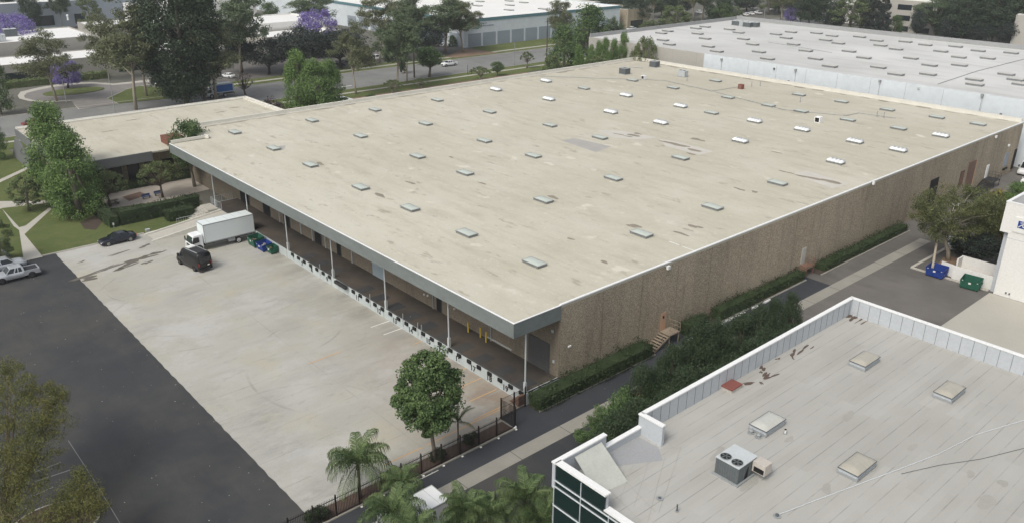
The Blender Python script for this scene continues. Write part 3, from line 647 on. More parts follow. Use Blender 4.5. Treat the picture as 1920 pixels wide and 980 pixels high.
    def leaf(x0, x1, z0, z1, mat, frame=None, lab=None, name='door'):
        f = MB().box(x0-.08, x1+.08, Y-.05, Y-.002, z0, z1+.08).build(name, frame or mat, wh); MB().box(x0, x1, Y-.08, Y-.052, z0+.01, z1).build('leaf', mat, f)
        if lab: f['label'] = lab
        return f
    f = leaf(66.95, 67.9, 1.3, 3.4, 'peach_door', 'stair_tan', 'peach coloured steel door with a small window above tan steps')
    MB().box(67.3, 67.55, Y-.095, Y-.082, 2.75, 3.05).build('window', 'window_dark', f)
    leaf(96.3, 97.2, 1.3, 3.5, 'pale_door', None, 'pale grey door above a rusty platform')
    leaf(157.4, 158.4, 1.3, 3.6, 'white_trim', None, 'white door above dark steps')
    leaf(165.5, 167.1, 1.9, 4.3, 'panel_grey', None, 'pale grey loading door'); MB().box(165.4, 167.4, Y-.3, Y-.1, 1.25, 1.55).build('dock_bumper', 'rubber', wh)
    for x0, x1, z0, z1, mt, fr in ((134.0, 136.9, .9, 5.5, 'opening_dark', 'dark_door'), (145.9, 147.3, 2.0, 4.6, 'rust_steel', 'opening_dark'), (148.7, 151.7, 1.3, 5.7, 'rust_door', 'rust_steel'), (170.0, 171.1, .6, 4.3, 'opening_dark', None)):
        leaf(x0, x1, z0, z1, mt, fr, name='loading_door')
    MB().box(151.72, 151.95, Y-.12, Y-.003, 1.2, 5.8).build('door_jamb', 'peach_door', wh)
    for u, v in ((1252, 500), (1637, 343), (1867, 256), (1891, 272)):
        x, z = ony(u, v, Y-.3); l = MB().box(x-.05, x+.05, Y-.3, Y-.002, z-.05, z+.1).build('wall_lamp', 'galvanised', wh); MB().box(x-.20, x+.20, Y-.55, Y-.28, z-.25, z+.15).build('lamp_head', 'lamp_white', l)
    x, z = ony(1067, 648, Y); MB().box(x-.18, x+.18, Y-.16, Y-.002, z-.07, z+.07).build('wall_lamp', 'lamp_white', wh)
    # inner wall fittings near the corner
    for u, v, s in ((1037, 620, .13), (1039, 677, .13)):
        y, z = onx(u, v, WX0); MB().box(WX0-.12, WX0-.002, y-s, y+s, z-s, z+s).build('wall_fitting', 'post_white', wh)
    # junction fittings on canopy wall
    for u, v in ((802, 553), (852, 578), (796, 551)):
        y, z = onx(u, v, WX0-.1); MB().box(WX0-.2, WX0-.01, y-.1, y+.1, z-.1, z+.1).build('wall_lamp', 'lamp_white', wh)
    return roof
wroof = warehouse()

def steps(name, x0, x1, y_wall, ztop, run_dir, foot, mat, label, wid=1.15, platform=True, rail=True):
    """straight steel steps beside the wall, rising along x to a landing"""
    r = empty(name, (x0, y_wall-wid, 0), 0, label, 'steps')
    L_ = x1-x0; n = 7
    ld = MB().box(0, L_, 0, wid, ztop-.08, ztop).build('landing', mat, r)
    for i in range(n):
        z = ztop*(i+1)/(n+1); x = -foot+foot*(i+.5)/n
        MB().box(x-.14, x+.14, .04, wid-.04, z-.05, z).build('tread', mat, r)
    for y in (0.0, wid-.05):
        MB().hexa([(-foot, y, 0), (0, y, ztop-.22), (0, y+.05, ztop-.22), (-foot, y+.05, 0)], [(-foot, y, .22), (0, y, ztop), (0, y+.05, ztop), (-foot, y+.05, .22)]).build('stringer', mat, r)
    rl = MB(); h = 1.0
    for x, z in ((-foot+.1, .1), (-foot/2, ztop/2), (0, ztop), (L_, ztop)): rl.tube([(x, .02, z), (x, .02, z+h)], .028, 5)
    rl.tube([(-foot+.1, .02, .1+h), (0, .02, ztop+h), (L_, .02, ztop+h), (L_, wid, ztop+h)], .028, 5)
    rl.tube([(0, .02, ztop+.5), (L_, .02, ztop+.5), (L_, wid, ztop+.5)], .022, 5)
    for k in range(5): rl.tube([(L_, wid*k/4, ztop), (L_, wid*k/4, ztop+h)], .02, 4); rl.tube([(L_*k/4, .02, ztop), (L_*k/4, .02, ztop+h)], .02, 4)
    rl.build('handrail', mat, r)
    for x in (.1, L_-.1): MB().box(x-.05, x+.05, .05, .13, 0, ztop-.082).build('leg', mat, r)
    return r
steps('entry_steps', 66.9, 68.7, WY0-.1, DZ, 1, 2.5, 'stair_tan', 'tan steel steps with a handrail under the peach door of the brown wall', wid=1.45)
steps('entry_steps', 96.0, 97.8, WY0-.1, DZ, 1, 1.4, 'rust_steel', 'rusty steel steps under the pale grey door of the brown wall')
steps('entry_steps', 156.6, 159.2, WY0-.1, DZ, 1, 3.0, 'plastic_dark', 'dark steps under the white door at the far end of the brown wall', wid=2.0)

# skylights of the big roof: (u, v, white?)
def make_skylight(kind):
    w_, l_ = (1.32, 2.5)
    base = MB().box(-w_/2, w_/2, -l_/2, l_/2, 0, .26).build('skylight', 'skylight_frame' if kind != 'far' else 'skylight_frame')
    MB().box(-w_/2-.06, w_/2+.06, -l_/2-.06, l_/2+.06, .262, .32).build('frame', 'skylight_frame' if kind == 'dome' else 'galvanised', base)
    d = MB()
    if kind == 'ribbed':
        n = 4; hw, hl = w_/2+.02, l_/2
        for i in range(n):
            y0, y1 = -hl+2*hl*i/n, -hl+2*hl*(i+1)/n; prof = [(y0, .325)]+[(y0+(y1-y0)*t/6, .325+.34*math.sin(math.pi*t/6)) for t in range(1, 6)]+[(y1, .325)]
            m_ = len(prof); d.add([(-hw, y, z) for y, z in prof]+[(hw, y, z) for y, z in prof], [[j, j+1, m_+j+1, m_+j][::-1] for j in range(m_-1)]+[list(range(m_)), list(range(m_, 2*m_))[::-1]])
    else:
        hw, hl, h = w_/2, l_/2, (.14 if kind == 'dome' else .10)
        nx, ny = 6, 8; vs = []; fs = []
        for i in range(nx+1):
            for j in range(ny+1):
                a, b = -1+2*i/nx, -1+2*j/ny; vs.append((a*hw, b*hl, .322+h*(1-a*a)**.5*(1-b**4)**.5))
        for i in range(nx):
            for j in range(ny): q = i*(ny+1)+j; fs.append((q, q+ny+1, q+ny+2, q+1))
        d.add(vs, fs)
    d.build('dome', {'dome': 'skylight_dome', 'ribbed': 'skylight_white', 'far': 'skylight_dull'}[kind], base, smooth=True)
    return base
def place_skylights(protos, pts, roof, z, group=None):
    used = set()
    for (u, v, kind) in pts:
        p = at(u, v, z+.25); o = protos[kind]
        if kind in used: o = copy_tree(o)
        used.add(kind); o.parent = roof; o.location = (p.x, p.y, z)
        if kind == 'ribbed': o['label'] = 'white ribbed skylight'
protos = {'dome': make_skylight('dome'), 'ribbed': make_skylight('ribbed')}
D_, W_ = 'dome', 'ribbed'
place_skylights(protos, [(1002,491,D_),(875,436,D_),(769,389,D_),(676,350,D_),(582,308,D_),(513,277,D_),(440,247,D_),(1203,437,D_),(1019,374,D_),(872,323,D_),(783,292,D_),(676,254,D_),(585,225,D_),(1336,387,D_),(1150,333,D_),(1000,291,D_),(908,263,D_),(798,231,D_),(703,205,D_),
  (1458,342,D_),(1276,295,D_),(1125,257,D_),(1031,234,D_),(918,209,D_),(820,187,D_),(1567,303,W_),(1388,264,W_),(1239,230,W_),(1145,210,W_),(1029,186,W_),(930,168,W_),(1684,281,W_),(1603,265,W_),(1504,243,W_),(1415,227,W_),(1276,199,W_),(1174,179,W_),(1095,165,D_),(1024,152,W_),
  (1764,254,W_),(1685,240,D_),(1590,224,D_),(1502,208,D_),(1441,197,D_),(1334,211,D_),(1365,182,D_),(1834,232,D_),(1757,219,D_),(1664,205,D_),(1578,190,D_),(1498,177,D_),(1342,151,D_),(1186,150,D_),(1262,164,D_)], wh, RZ)

# rooftop units of the big warehouse
def ac_unit(p, L_, W_2, H_, label, body='unit_light', side='unit_dark', rz=0, fans=2, hood=True, group=None, cat='air conditioner', hoodmat='hood_cream', boxname='rooftop_air_conditioner'):
    r = empty(boxname, p, rz, label, cat, group)
    MB().box(-L_/2-.12, L_/2+.12, -W_2/2-.12, W_2/2+.12, 0, .12).build('base_frame', 'galvanised', r)
    b = MB().box(-L_/2, L_/2, -W_2/2, W_2/2, .14, H_).build('cabinet', side, r)
    rb = MB()
    for i in range(9): y = -W_2/2+.12+i*(W_2-.24)/8; rb.box(-L_/2-.02, -L_/2-.003, y-.012, y+.012, .22, H_-.12)
    for x in (-L_/2+.05, -L_/6, L_/6, L_/2-.05): rb.box(x-.03, x+.03, -W_2/2-.02, -W_2/2-.003, .2, H_-.08)
    rb.build('grille', 'unit_rib', b)
    MB().box(-L_/2-.03, L_/2+.03, -W_2/2-.03, W_2/2+.03, H_+.002, H_+.06).build('lid', body, r)
    for i in range(fans):
        y = (-.5+ (i+.5)/fans)*W_2; x = -L_/2+.42 if fans == 2 else 0
        rr = min(.36, W_2/fans/2-.06)
        f = MB().cyl(x, y, H_+.062, H_+.09, rr, 20).build('fan', 'opening_dark', r)
        g = MB()
        for k in range(5): a = k*1.257; g.hexa([(x, y, H_+.095), (x+rr*.8*math.cos(a), y+rr*.8*math.sin(a), H_+.095), (x+rr*.8*math.cos(a+.5), y+rr*.8*math.sin(a+.5), H_+.095), (x+.04, y+.04, H_+.095)], [(x, y, H_+.11), (x+rr*.8*math.cos(a), y+rr*.8*math.sin(a), H_+.12), (x+rr*.8*math.cos(a+.5), y+rr*.8*math.sin(a+.5), H_+.10), (x+.04, y+.04, H_+.11)])
        g.build('blades', 'unit_dark', f)
        ring = MB(); ring.tube([(x+rr*math.cos(t*math.pi/10), y+rr*math.sin(t*math.pi/10), H_+.10) for t in range(21)], .02, 5, False); ring.build('guard_ring', 'galvanised', f)
    if hood:
        h = MB(); x0 = L_/2-.5; y0 = -W_2/2
        h.box(x0+.0, x0+.75, y0-.92, y0-.03, .50, H_-.05); h.build('intake_hood', hoodmat, r)
        MB().box(x0-.015, x0-.003, y0-.85, y0-.15, .56, .9).build('hood_opening', 'opening_dark', r)
        MB().hexa([(x0-.75, y0-.03, .2), (x0-.40, y0-.03, .2), (x0-.40, y0-.01, .2), (x0-.75, y0-.01, .2)], [(x0-.42, y0-.03, H_-.3), (x0-.40, y0-.03, H_-.3), (x0-.40, y0-.01, H_-.3), (x0-.42, y0-.01, H_-.3)]).build('side_flap', 'opening_dark', r)
    return r
ac_unit(at(1171, 139, RZ), 1.8, 2.0, 1.35, 'dark boxy cooler on the tan roof, further from the parapet of the two', body='galvanised', hood=False, fans=1, cat='cooler', boxname='evaporative_cooler')
ac_unit(at(1227, 126, RZ), 1.8, 1.9, 1.4, 'dark boxy evaporative cooler right beside the far parapet of the tan roof', body='galvanised', hood=False, fans=1, cat='cooler', boxname='evaporative_cooler')
ac_unit(at(1280, 144, RZ), 1.3, 2.0, 1.4, 'pale twin topped fan unit near the far parapet of the tan roof', hood=False, fans=2, side='unit_light', cat='fan unit', boxname='rooftop_fan')
def vent(u, v, z, h, r, mat, label, name='vent_pipe', cat='vent', capm=None):
    p = at(u, v, z); e = empty(name, p, 0, label, cat)
    MB().cyl(0, 0, .02, .05, r*2.2, 12).build('flashing', 'galvanised', e); MB().cyl(0, 0, .05, h, r, 10).build('pipe', mat, e)
    if capm: MB().cyl(0, 0, h, h+r*1.0, r*1.5, 12, r*.5).build('cap', capm, e)
    return e
def fan_box(u, v, z, s, mat, front, label):
    e = empty('exhaust_fan', at(u, v, z), 0, label, 'exhaust fan')
    MB().box(-s/2, s/2, -s/2, s/2, .0, s).build('housing', mat, e, bevel=.03); MB().box(-s/2-.02, -s/2-.003, -s*.36, s*.36, s*.15, s*.85).build('louvre', front, e)
fan_box(1534, 230, RZ, 1.1, 'white_trim', 'opening_dark', 'small white exhaust fan with a dark louvre alone on the tan roof')
fan_box(1389, 167, RZ, 1.0, 'hatch_red', 'rust_steel', 'rust red exhaust box on the tan roof')
fan_box(1207, 149, RZ, .9, 'white_trim', 'opening_dark', 'small white exhaust hood beside a flat hatch on the tan roof')
for i, (u, v, t) in enumerate(((1644, 219, 'thin pipe stub on the tan roof, first of a pair near the white wall'), (1657, 221, 'thin pipe stub on the tan roof, second of a pair near the white wall'), (1409, 163, 'thin pipe stub right of the rust red exhaust box'), (1425, 162, 'second thin pipe stub right of the rust red exhaust box'), (1288, 152, 'thin upright pipe beside the twin fan unit'), (1500, 192, 'single pipe stub on the tan roof near the far white wall'))):
    vent(u, v, RZ, 1.1, .07, 'galvanised', t)

# ------------------------------------------------------------------ annex with courtyard
def annex():
    r = empty('office_annex', (0, 0, 0), 0, 'low flat roofed annex with tan roof and grey fascia left of the warehouse', 'building')
    z = 6.2
    MB().box(31.1, 77, 145.4, 178, z-.3, z).build('roof', 'tan_roofing', r)
    f = MB(); f.box(30.85, 31.098, 145.15, 178.2, z-1.5, z+.1); f.box(31.1, 44.9, 145.15, 145.398, z-1.5, z+.1); f.build('fascia', 'annex_fascia', r)
    f = MB(); f.box(31.1, 77.3, 178.002, 178.3, z-1.5, z+.45); f.box(77.002, 77.3, 146, 178, z-1.5, z+.45); f.box(31.1, 76.7, 177.3, 178.0, z+.002, z+.3); f.box(76.3, 77, 146, 177.3, z+.002, z+.3); f.build('parapet', 'parapet_cream', r)
    w_ = MB(); w_.box(33.5, 33.8, 149, 176, 0, z-.31); w_.box(33.8, 52, 149, 149.3, 0, z-.31); w_.box(33.8, 76, 175.7, 176, 0, z-.31); w_.box(75.7, 76, 146, 175.7, 0, z-.31); w_.build('wall', 'aggregate_wall', r)
    for i in range(5): MB().box(35.5+i*3.0, 37.6+i*3.0, 148.95, 148.998, .6, 3.6).build('window', 'window_dark', r)
    MB().add([(30.9, 178, 4.9), (30.9, 187, 0), (30.9, 173.5, 0), (30.9, 173.5, 4.7), (30.6, 178, 4.9), (30.6, 187, 0), (30.6, 173.5, 0), (30.6, 173.5, 4.7)], []) 
    b = MB(); P = [(183.5, 0), (170, 0), (170, 2.2), (175, 4.6), (178, 4.6)]
    n = 5; b.add([(30.5, y, zz) for y, zz in P]+[(30.84, y, zz) for y, zz in P], [list(range(n)), list(range(n, 2*n))[::-1]]+[(i, n+i, n+(i+1) % n, (i+1) % n) for i in range(n)]); b.build('buttress', 'annex_fascia', r)
    MB().box(48.6, 51.6, 147.6, 151.0, z+.002, z+1.3).build('chimney_block', 'brick_red', r)
    for (u, v) in ((70, 300), (76, 305)):
        p = at(u, v); MB().box(p.x-.5, p.x+.5, p.y-.2, p.y+.2, 0, 1.4).build('fin', 'annex_fascia', r)
    m = MB()
    for i, (u, v) in enumerate(((66, 237), (60, 243), (415, 210), (250, 225), (205, 246), (440, 202), (150, 262))):
        p = at(u, v, z); m.sheet(blob(p.x, p.y, 1.3, .35, 0, i), z+.004+i*.0003)
    tag(m.build('puddle_and_dark_spot', 'puddle_and_shade', r), kind='stuff')
annex()

# courtyard low wall, benches, ramp, rails, gate
def ramp():
    r = empty('access_ramp', (0, 0, 0), 0, 'concrete ramp with low side walls rising to the dock beside the white truck', 'ramp')
    MB().hexa([(35.2, 118.9, 0), (46.7, 118.9, 0), (46.7, 121.9, 0), (35.2, 121.9, 0)], [(35.2, 118.9, .02), (46.7, 118.9, DZ-.02), (46.7, 121.9, DZ-.02), (35.2, 121.9, .02)]).build('slope', 'walk_concrete', r)
    for y in (118.65, 121.92):
        MB().hexa([(34.7, y, 0), (46.7, y, 0), (46.7, y+.22, 0), (34.7, y+.22, 0)], [(34.7, y, .18), (46.7, y, DZ+.2), (46.7, y+.22, DZ+.2), (34.7, y+.22, .18)]).build('side_wall', 'parapet_cream', r)
    MB().box(35.2, 46.7, 122.2, 123.0, 0, .1).build('kerb', 'walk_concrete', r)
    s = empty('courtyard_steps', (0, 0, 0), 0, 'broad concrete steps with a white rail between the hedge and the ramp', 'steps')
    for i in range(6): MB().box(42.6+i*.5, 43.1+i*.5 if i < 5 else 46.75, 123.2, 126.6, .05, DZ*(i+1)/6).build('tread', 'walk_concrete', s)
    q = MB()
    for i in range(13):
        x = 40.2+i*.35; zz = max(0, min(DZ, (x-42.6)/3*DZ)); q.tube([(x, 123.6+.0, zz), (x, 123.6, zz+.95)], .02, 5)
    q.tube([(40.2, 123.6, .95), (42.6, 123.6, .95), (45.6, 123.6, DZ+.95)], .035, 6); q.tube([(40.2, 123.6, .15), (42.6, 123.6, .15)], .03, 6)
    q.build('handrail', 'post_white', s)
    g = empty('mesh_railing', (0, 0, 0), 0, 'chain link guard rail round the far left end of the loading dock', 'railing')
    q = MB(); pts = [(46.9, 122.2), (46.9, 126.3), (50.5, 126.3)]
    for a, b in zip(pts[:-1], pts[1:]):
        a, b = Vector((*a, DZ)), Vector((*b, DZ)); n = max(2, int((b-a).length/.28))
        for i in range(n+1): p = a.lerp(b, i/n); q.tube([p, p+Vector((0, 0, 1.1))], .05 if i % 6 == 0 else .012, 4)
        for h in (.05, .3, .55, .8, 1.08): q.tube([a+Vector((0, 0, h)), b+Vector((0, 0, h))], .035 if h > 1 else .012, 4)
    q.build('mesh_railing_bars', 'galvanised', g)
ramp()

# ------------------------------------------------------------------ pale roofed warehouse behind
def pale_warehouse():
    r = empty('pale_warehouse', (0, 0, 0), 0, 'wide warehouse with a pale grey roof and blue white side wall behind the tan one', 'warehouse')
    z = 12.6; X0, X1, Y0, Y1 = 174.8, 246, 10, 166
    roof = MB().box(X0+.3, X1-.3, Y0+.3, Y1-.3, z-.4, z).build('roof', 'pale_roofing', r)
    MB().box(X0, X0+.3, Y0, 126.2, 0, z+.12).build('wall', 'bluish_wall', r)
    MB().box(X0+.001, X0+.3, 126.2, Y1, 0, z+.12).build('wall', 'beige_wall', r)['label'] = 'beige painted stretch of side wall'
    w_ = MB(); w_.box(X0+.3, X1, Y1-.3, Y1, 0, z+1.0); w_.box(X1-.3, X1, Y0, Y1-.3, 0, z+1.2); w_.box(X0+.3, X1-.3, Y0, Y0+.3, 0, z+.5); w_.build('parapet_wall', 'far_parapet', r)
    m = MB()
    for i in range(12): y = 60+i*7.6; m.box(X0-.02, X0-.003, y, y+.05, 9.2, z)
    tag(m.build('panel_joint', 'far_parapet', r), kind='stuff')
    for u, v in ((1353, 112), (1492, 132), (1650, 153), (1842, 179)):
        y, zz = onx(u, v, X0-.2); l = MB().box(X0-.05, X0-.004, y-.04, y+.04, zz-5, zz).build('wall_lamp', 'galvanised', r); MB().box(X0-.5, X0-.05, y-.22, y+.22, zz-.2, zz+.25).build('lamp_head', 'galvanised', l)
    for u, v in ((1722, 166), (1451, 129.5), (1478, 153), (1876, 215)):
        y, zz = onx(u, v, X0-.2); MB().box(X0-.2, X0-.004, y-.2, y+.2, zz-.2, zz+.2).build('wall_fitting', 'post_white' if u == 1722 else 'unit_dark', r)
    pr = {'far': make_skylight('far')}; pr['far'].scale = (1.25, 1.25, 1.3)
    place_skylights(pr, [(u, v, 'far') for u, v in [(1240,62),(1252,58),(1243,75),(1255,83),(1305,53),(1322,72),(1328,87),(1344,96),(1308,63),(1322,50),(1368,55),(1385,61),(1394,73),(1411,83),(1423,97),(1439,110),(1455,64),(1474,71),(1488,83),(1511,95),(1529,110),(1556,124),(1483,60),(1548,75),(1572,81),(1592,96),(1620,108),(1647,126),(1680,139),(1531,62),(1560,67),(1612,69),(1651,85),(1680,92),(1708,109),(1743,122),(1740,139),(1644,76),(1698,78),(1735,84),(1764,96),(1798,107),(1799,122),(1827,149),(1792,87),(1834,95),(1852,109),(1887,139),(1828,158),(1905,149),(1915,158),(1896,99)]], r, z)
    m = MB()
    for p, q in (((1758, 159), (1830, 135)), ((1830, 135), (1920, 112)), ((1440, 80), (1560, 100))):
        a, b = at(*p, z), at(*q, z); m.tube([a+Vector((0, 0, .1)), b+Vector((0, 0, .1))], .045 if p[0] > 1500 else .03, 5)
    m.build('conduit', 'unit_dark', roof)
pale_warehouse()
for i, (u, v, s, t) in enumerate(((1381, 48, 3.2, 'first from the left of the dark rooftop units by the far grey parapet'), (1392, 49, 2.4, 'second from the left of the dark rooftop units by the far grey parapet'), (1402, 51, 3.2, 'third from the left of the dark rooftop units by the far grey parapet'), (1415, 51, 3.0, 'rightmost of the dark rooftop units by the far grey parapet'))):
    ac_unit(at(u, v, 12.6), 1.9, s*.8, 1.4, t, hood=False, fans=1, side='unit_light' if i == 1 else 'unit_dark', group='rooftop units on the pale roof')

# ------------------------------------------------------------------ near building, bottom right
NZ = 12.0
def near_building():
    r = empty('office_building', (0, 0, 0), 0, 'two storey building with grey membrane roof, white parapet and dark glass corner in front', 'building')
    X0, X1, Y1, Y0 = 29.3, 65.6, 29.5, -22
    roof = MB(); roof.prism([(X0+.23, Y0), (X1-.25, Y0), (X1-.25, Y1-.25), (X0+.25, Y1-.25)], NZ-.3, NZ); ro = roof.build('roof', 'cap_sheet_roofing', r)
    # corner sheets laid on the diagonal
    MB().sheet([(29.75, 29.2), (37.1, 29.2), (37.2, 27.6), (36.3, 26.5), (33.3, 28.2), (31.2, 26.5), (29.75, 25.6)], NZ+.006).build('corner_sheet', 'grey_sheet', ro)
    q = MB()
    for a, b in (((1159, 857), (1262, 838)), ((1140, 920), (1185, 860)), ((1163, 935), (1193, 855)), ((1188, 950), (1222, 850)), ((1215, 975), (1247, 855)), ((1235, 960), (1277, 838)), ((1277, 838), (1263, 842)), ((1100, 895), (1165, 893)), ((1165, 893), (1230, 960)), ((1130, 905), (1200, 975)), ((1262, 838), (1252, 828))):
        A, B = at(*a, NZ), at(*b, NZ); d = (B-A).normalized(); n = Vector((-d.y, d.x, 0))*.012
        q.sheet([(A+n)[:2], (B+n)[:2], (B-n)[:2], (A-n)[:2]], NZ+.011)
    q.build('sheet_seam', 'sheet_stain', ro)
    # parapets: inner grey panels with dark joints, white coping
    def para(x0, x1, y0, y1, ztop, axis, cop=.34, name='parapet'):
        p = MB().box(x0, x1, y0, y1, NZ-.3, ztop).build(name, 'parapet_grey', r)
        c = cop-((x1-x0) if axis == 'y' else (y1-y0)); c = max(c, .05)/2
        MB().box(x0-(c if axis == 'y' else .03), x1+(c if axis == 'y' else .03), y0-(c if axis == 'x' else .03), y1+(c if axis == 'x' else .03), ztop+.002, ztop+.10).build('coping', 'white_trim', p)
        return p
    p = para(37.6, 65.35, Y1-.25, Y1, 13.5, 'x')
    j = MB()
    for i in range(29): x = 38.4+i*.95; j.box(x, x+.025, Y1-.262, Y1-.252, NZ+.02, 13.45)
    tag(j.build('panel_joint', 'unit_dark', p), kind='stuff')
    p = para(65.352, 65.6, Y0, Y1, 13.5, 'y')
    j = MB()
    for i in range(52): y = 28.6-i*.95; j.box(65.338, 65.350, y, y+.025, NZ+.02, 13.45)
    tag(j.build('panel_joint', 'unit_dark', p), kind='stuff')
    para(37.36, 37.598, 27.5, Y1, 13.5, 'y')
    para(33.9, 37.358, Y1-.25, Y1, 12.55, 'x'); para(29.35, 33.898, Y1-.25, Y1, 13.5, 'x')
    para(29.51, 29.72, 25.2, Y1-.252, 13.5, 'y', .5); para(29.51, 29.72, Y0, 25.198, 12.5, 'y', .5)
    MB().add([(31.0, 29.2, 13.3), (33.4, 29.2, 13.3), (33.0, 26.6, 12.02), (30.6, 26.9, 12.02), (31.0, 29.2, 13.22), (33.4, 29.2, 13.22), (33.0, 26.5, 11.98), (30.6, 26.8, 11.98)], [(3, 2, 1, 0), (4, 5, 6, 7), (0, 1, 5, 4), (1, 2, 6, 5), (2, 3, 7, 6), (3, 0, 4, 7)]).build('sloped_sheet', 'patched_sheet', r)
    # outer walls
    w_ = MB(); w_.box(37.6, 65.6, Y1-.24, Y1-.01, 0, NZ-.302); w_.box(65.35, 65.59, Y0, Y1-.25, 0, NZ-.302); w_.box(33.9, 37.598, Y1-.24, Y1-.01, 0, NZ-.302); w_.box(29.5, 65.34, Y0, Y0+.24, 0, NZ-.302); w_.build('wall', 'white_wall', r)
    # glass corner
    g = MB(); g.box(29.42, 29.5, 25.2, Y1-.12, 0, 13.48); g.box(29.42, 29.5, Y0, 25.198, 0, 12.48); g.box(29.5, 33.85, Y1-.2, Y1-.12, 0, NZ-.31); gl = g.build('glass_facade', 'facade_glass', r)
    MB().box(29.5, 29.54, 29.0, Y1, 0, 12).build('corner_post', 'unit_dark', gl)
    mu = MB(); 
    for z in (1.0, 2.2, 4.6, 5.2, 7.6, 8.8, 10.4, 11.85, 12.3): mu.box(29.33, 29.418, Y0, Y1-.13, z, z+.035); mu.box(29.42, 33.85, Y1-.118, Y1-.03, z, z+.035)
    y = 29.34
    for i in range(24): y = 29.34-i*2.25; mu.box(29.36, 29.417, y-.018, y+.018, 0, 13.38 if y > 25 else 12.4)
    for x in (31.6, 33.7): mu.box(x-.03, x+.03, Y1-.117, Y1-.04, 0, 11.6)
    mu.build('mullion', 'mullion', gl)
    # skylights
    proto = empty('tmp')
    for i, (u, v) in enumerate(((1621, 675), (1780, 733), (1439, 793), (1607, 873))):
        p = at(u, v, NZ+.3)
        s = MB().box(-1.2, 1.2, -.68, .68, 0.0, .2).build('skylight', 'galvanised', r); s.location = (p.x, p.y, NZ)
        MB().box(-1.15, 1.15, -.62, .62, .202, .42).build('frame', 'parapet_grey', s)
        MB().box(-1.22, 1.22, -.68, .68, .422, .47).build('frame', 'unit_dark', s)
        d = MB(); hw, hl = 1.18, .64; nx, ny = 8, 6; vs = []; fs = []
        for a_ in range(nx+1):
            for b_ in range(ny+1):
                a, b = -1+2*a_/nx, -1+2*b_/ny; vs.append((a*hw, b*hl, .472+.20*min(1, (1-abs(a))*4)**.5*min(1, (1-abs(b))*2.4)**.5))
        for a_ in range(nx):
            for b_ in range(ny): q_ = a_*(ny+1)+b_; fs.append((q_, q_+ny+1, q_+ny+2, q_+1))
        d.add(vs, fs); d.build('dome', 'pale_dome' if i == 2 else 'dirty_dome', s, smooth=True)
        s['label'] = ['tan domed skylight nearest the parapet corner', 'tan domed skylight at the right', 'paler domed skylight beside small vents', 'tan domed skylight nearest the camera'][i]
    bpy.data.objects.remove(proto)
    # leaf litter and dirt along the parapet
    m = MB(); k = 0
    for (u, v, a, b, t) in ((1505, 655, 1.1, .16, .1), (1488, 661, .5, .25, .4), (1485, 668, .5, .13, .9), (1523, 651, .25, .12, 0), (1459, 672, .25, .16, 0), (1430, 690, .5, .25, .3), (1436, 703, .8, .22, .1), (1404, 718, .9, .15, -.5), (1427, 717, .35, .1, 1), (1445, 706, .7, .2, -.2), (1427, 697, .3, .1, .4), (1597, 594, .9, .42, 0), (1612, 600, .8, .10, 0), (1622, 603, 1.1, .08, 0)):
        p = at(u, v, NZ); m.sheet(blob(p.x, p.y, a*.75, b*.75, t, u, 20, .75), NZ+.008+k*.0004); k += 1
    tag(m.build('leaf_litter', 'stain_brown', ro), kind='stuff')
    m = MB()
    for i, (u, v, a, b) in enumerate(((1345, 850, .9, .25), (1550, 915, .5, .3), (1710, 838, .5, .25), (1640, 870, .9, .25), (1480, 823, .5, .2), (1880, 905, .4, .3), (1850, 940, .7, .5), (1820, 888, .4, .25), (1405, 905, .8, .4), (1590, 780, .8, .3))):
        p = at(u, v, NZ); m.sheet(blob(p.x, p.y, a, b, .2, i+90, 20, .3), NZ+.006+i*.0004)
    tag(m.build('roof_stain', 'sheet_stain', ro), kind='stuff')
    m = MB(); pts = [(1457, 966), (1530, 938), (1610, 908), (1685, 880), (1760, 851), (1830, 815), (1920, 788)]
    m.tube([at(u, v, NZ)+Vector((0, 0, .05)) for u, v in pts], .03, 5); m.build('conduit', 'mullion', ro)
    m = MB(); m.tube([at(u, v, NZ)+Vector((0, 0, .03)) for u, v in ((1690, 888), (1760, 872), (1840, 860), (1920, 840))], .018, 5); m.build('conduit', 'unit_dark', ro)
near_building()
ac_unit(at(1374, 894, NZ)+Vector((.4, .15, 0)), 1.95, 1.65, 1.25, 'grey twin fan air conditioner with a cream intake hood on the near building roof')
def hatch():
    e = empty('roof_hatch', at(1371, 727, NZ), 0, 'small flat red hatch against the parapet of the near roof', 'roof hatch')
    MB().box(-.62, .62, -.45, .45, 0, .22).build('kerb', 'hood_cream', e); MB().box(-.68, .68, -.5, .5, .222, .34).build('lid', 'hatch_red', e, bevel=.02)
hatch()
vent(1408, 811, NZ, .20, .11, 'galvanised', 'squat round roof vent nearest the paler domed skylight', capm='galvanised', name='roof_vent')
vent(1422, 819, NZ, .20, .11, 'galvanised', 'squat round roof vent in front of the other, below the paler skylight', capm='galvanised', name='roof_vent')
vent(1472, 812, NZ, .32, .06, 'lamp_white', 'little white and black pipe vent right of the paler skylight', capm='rubber')
vent(1269, 958, NZ, .5, .05, 'unit_dark', 'thin dark pipe standing on the near roof by the glass corner')
vent(1237, 934, NZ, .08, .10, 'unit_dark', 'small dark drain cap on the near roof', name='roof_drain', cat='drain')
vent(1457, 967, NZ, .14, .11, 'unit_dark', 'dark drain cap at the end of the pale conduit on the near roof', name='roof_drain', cat='drain')

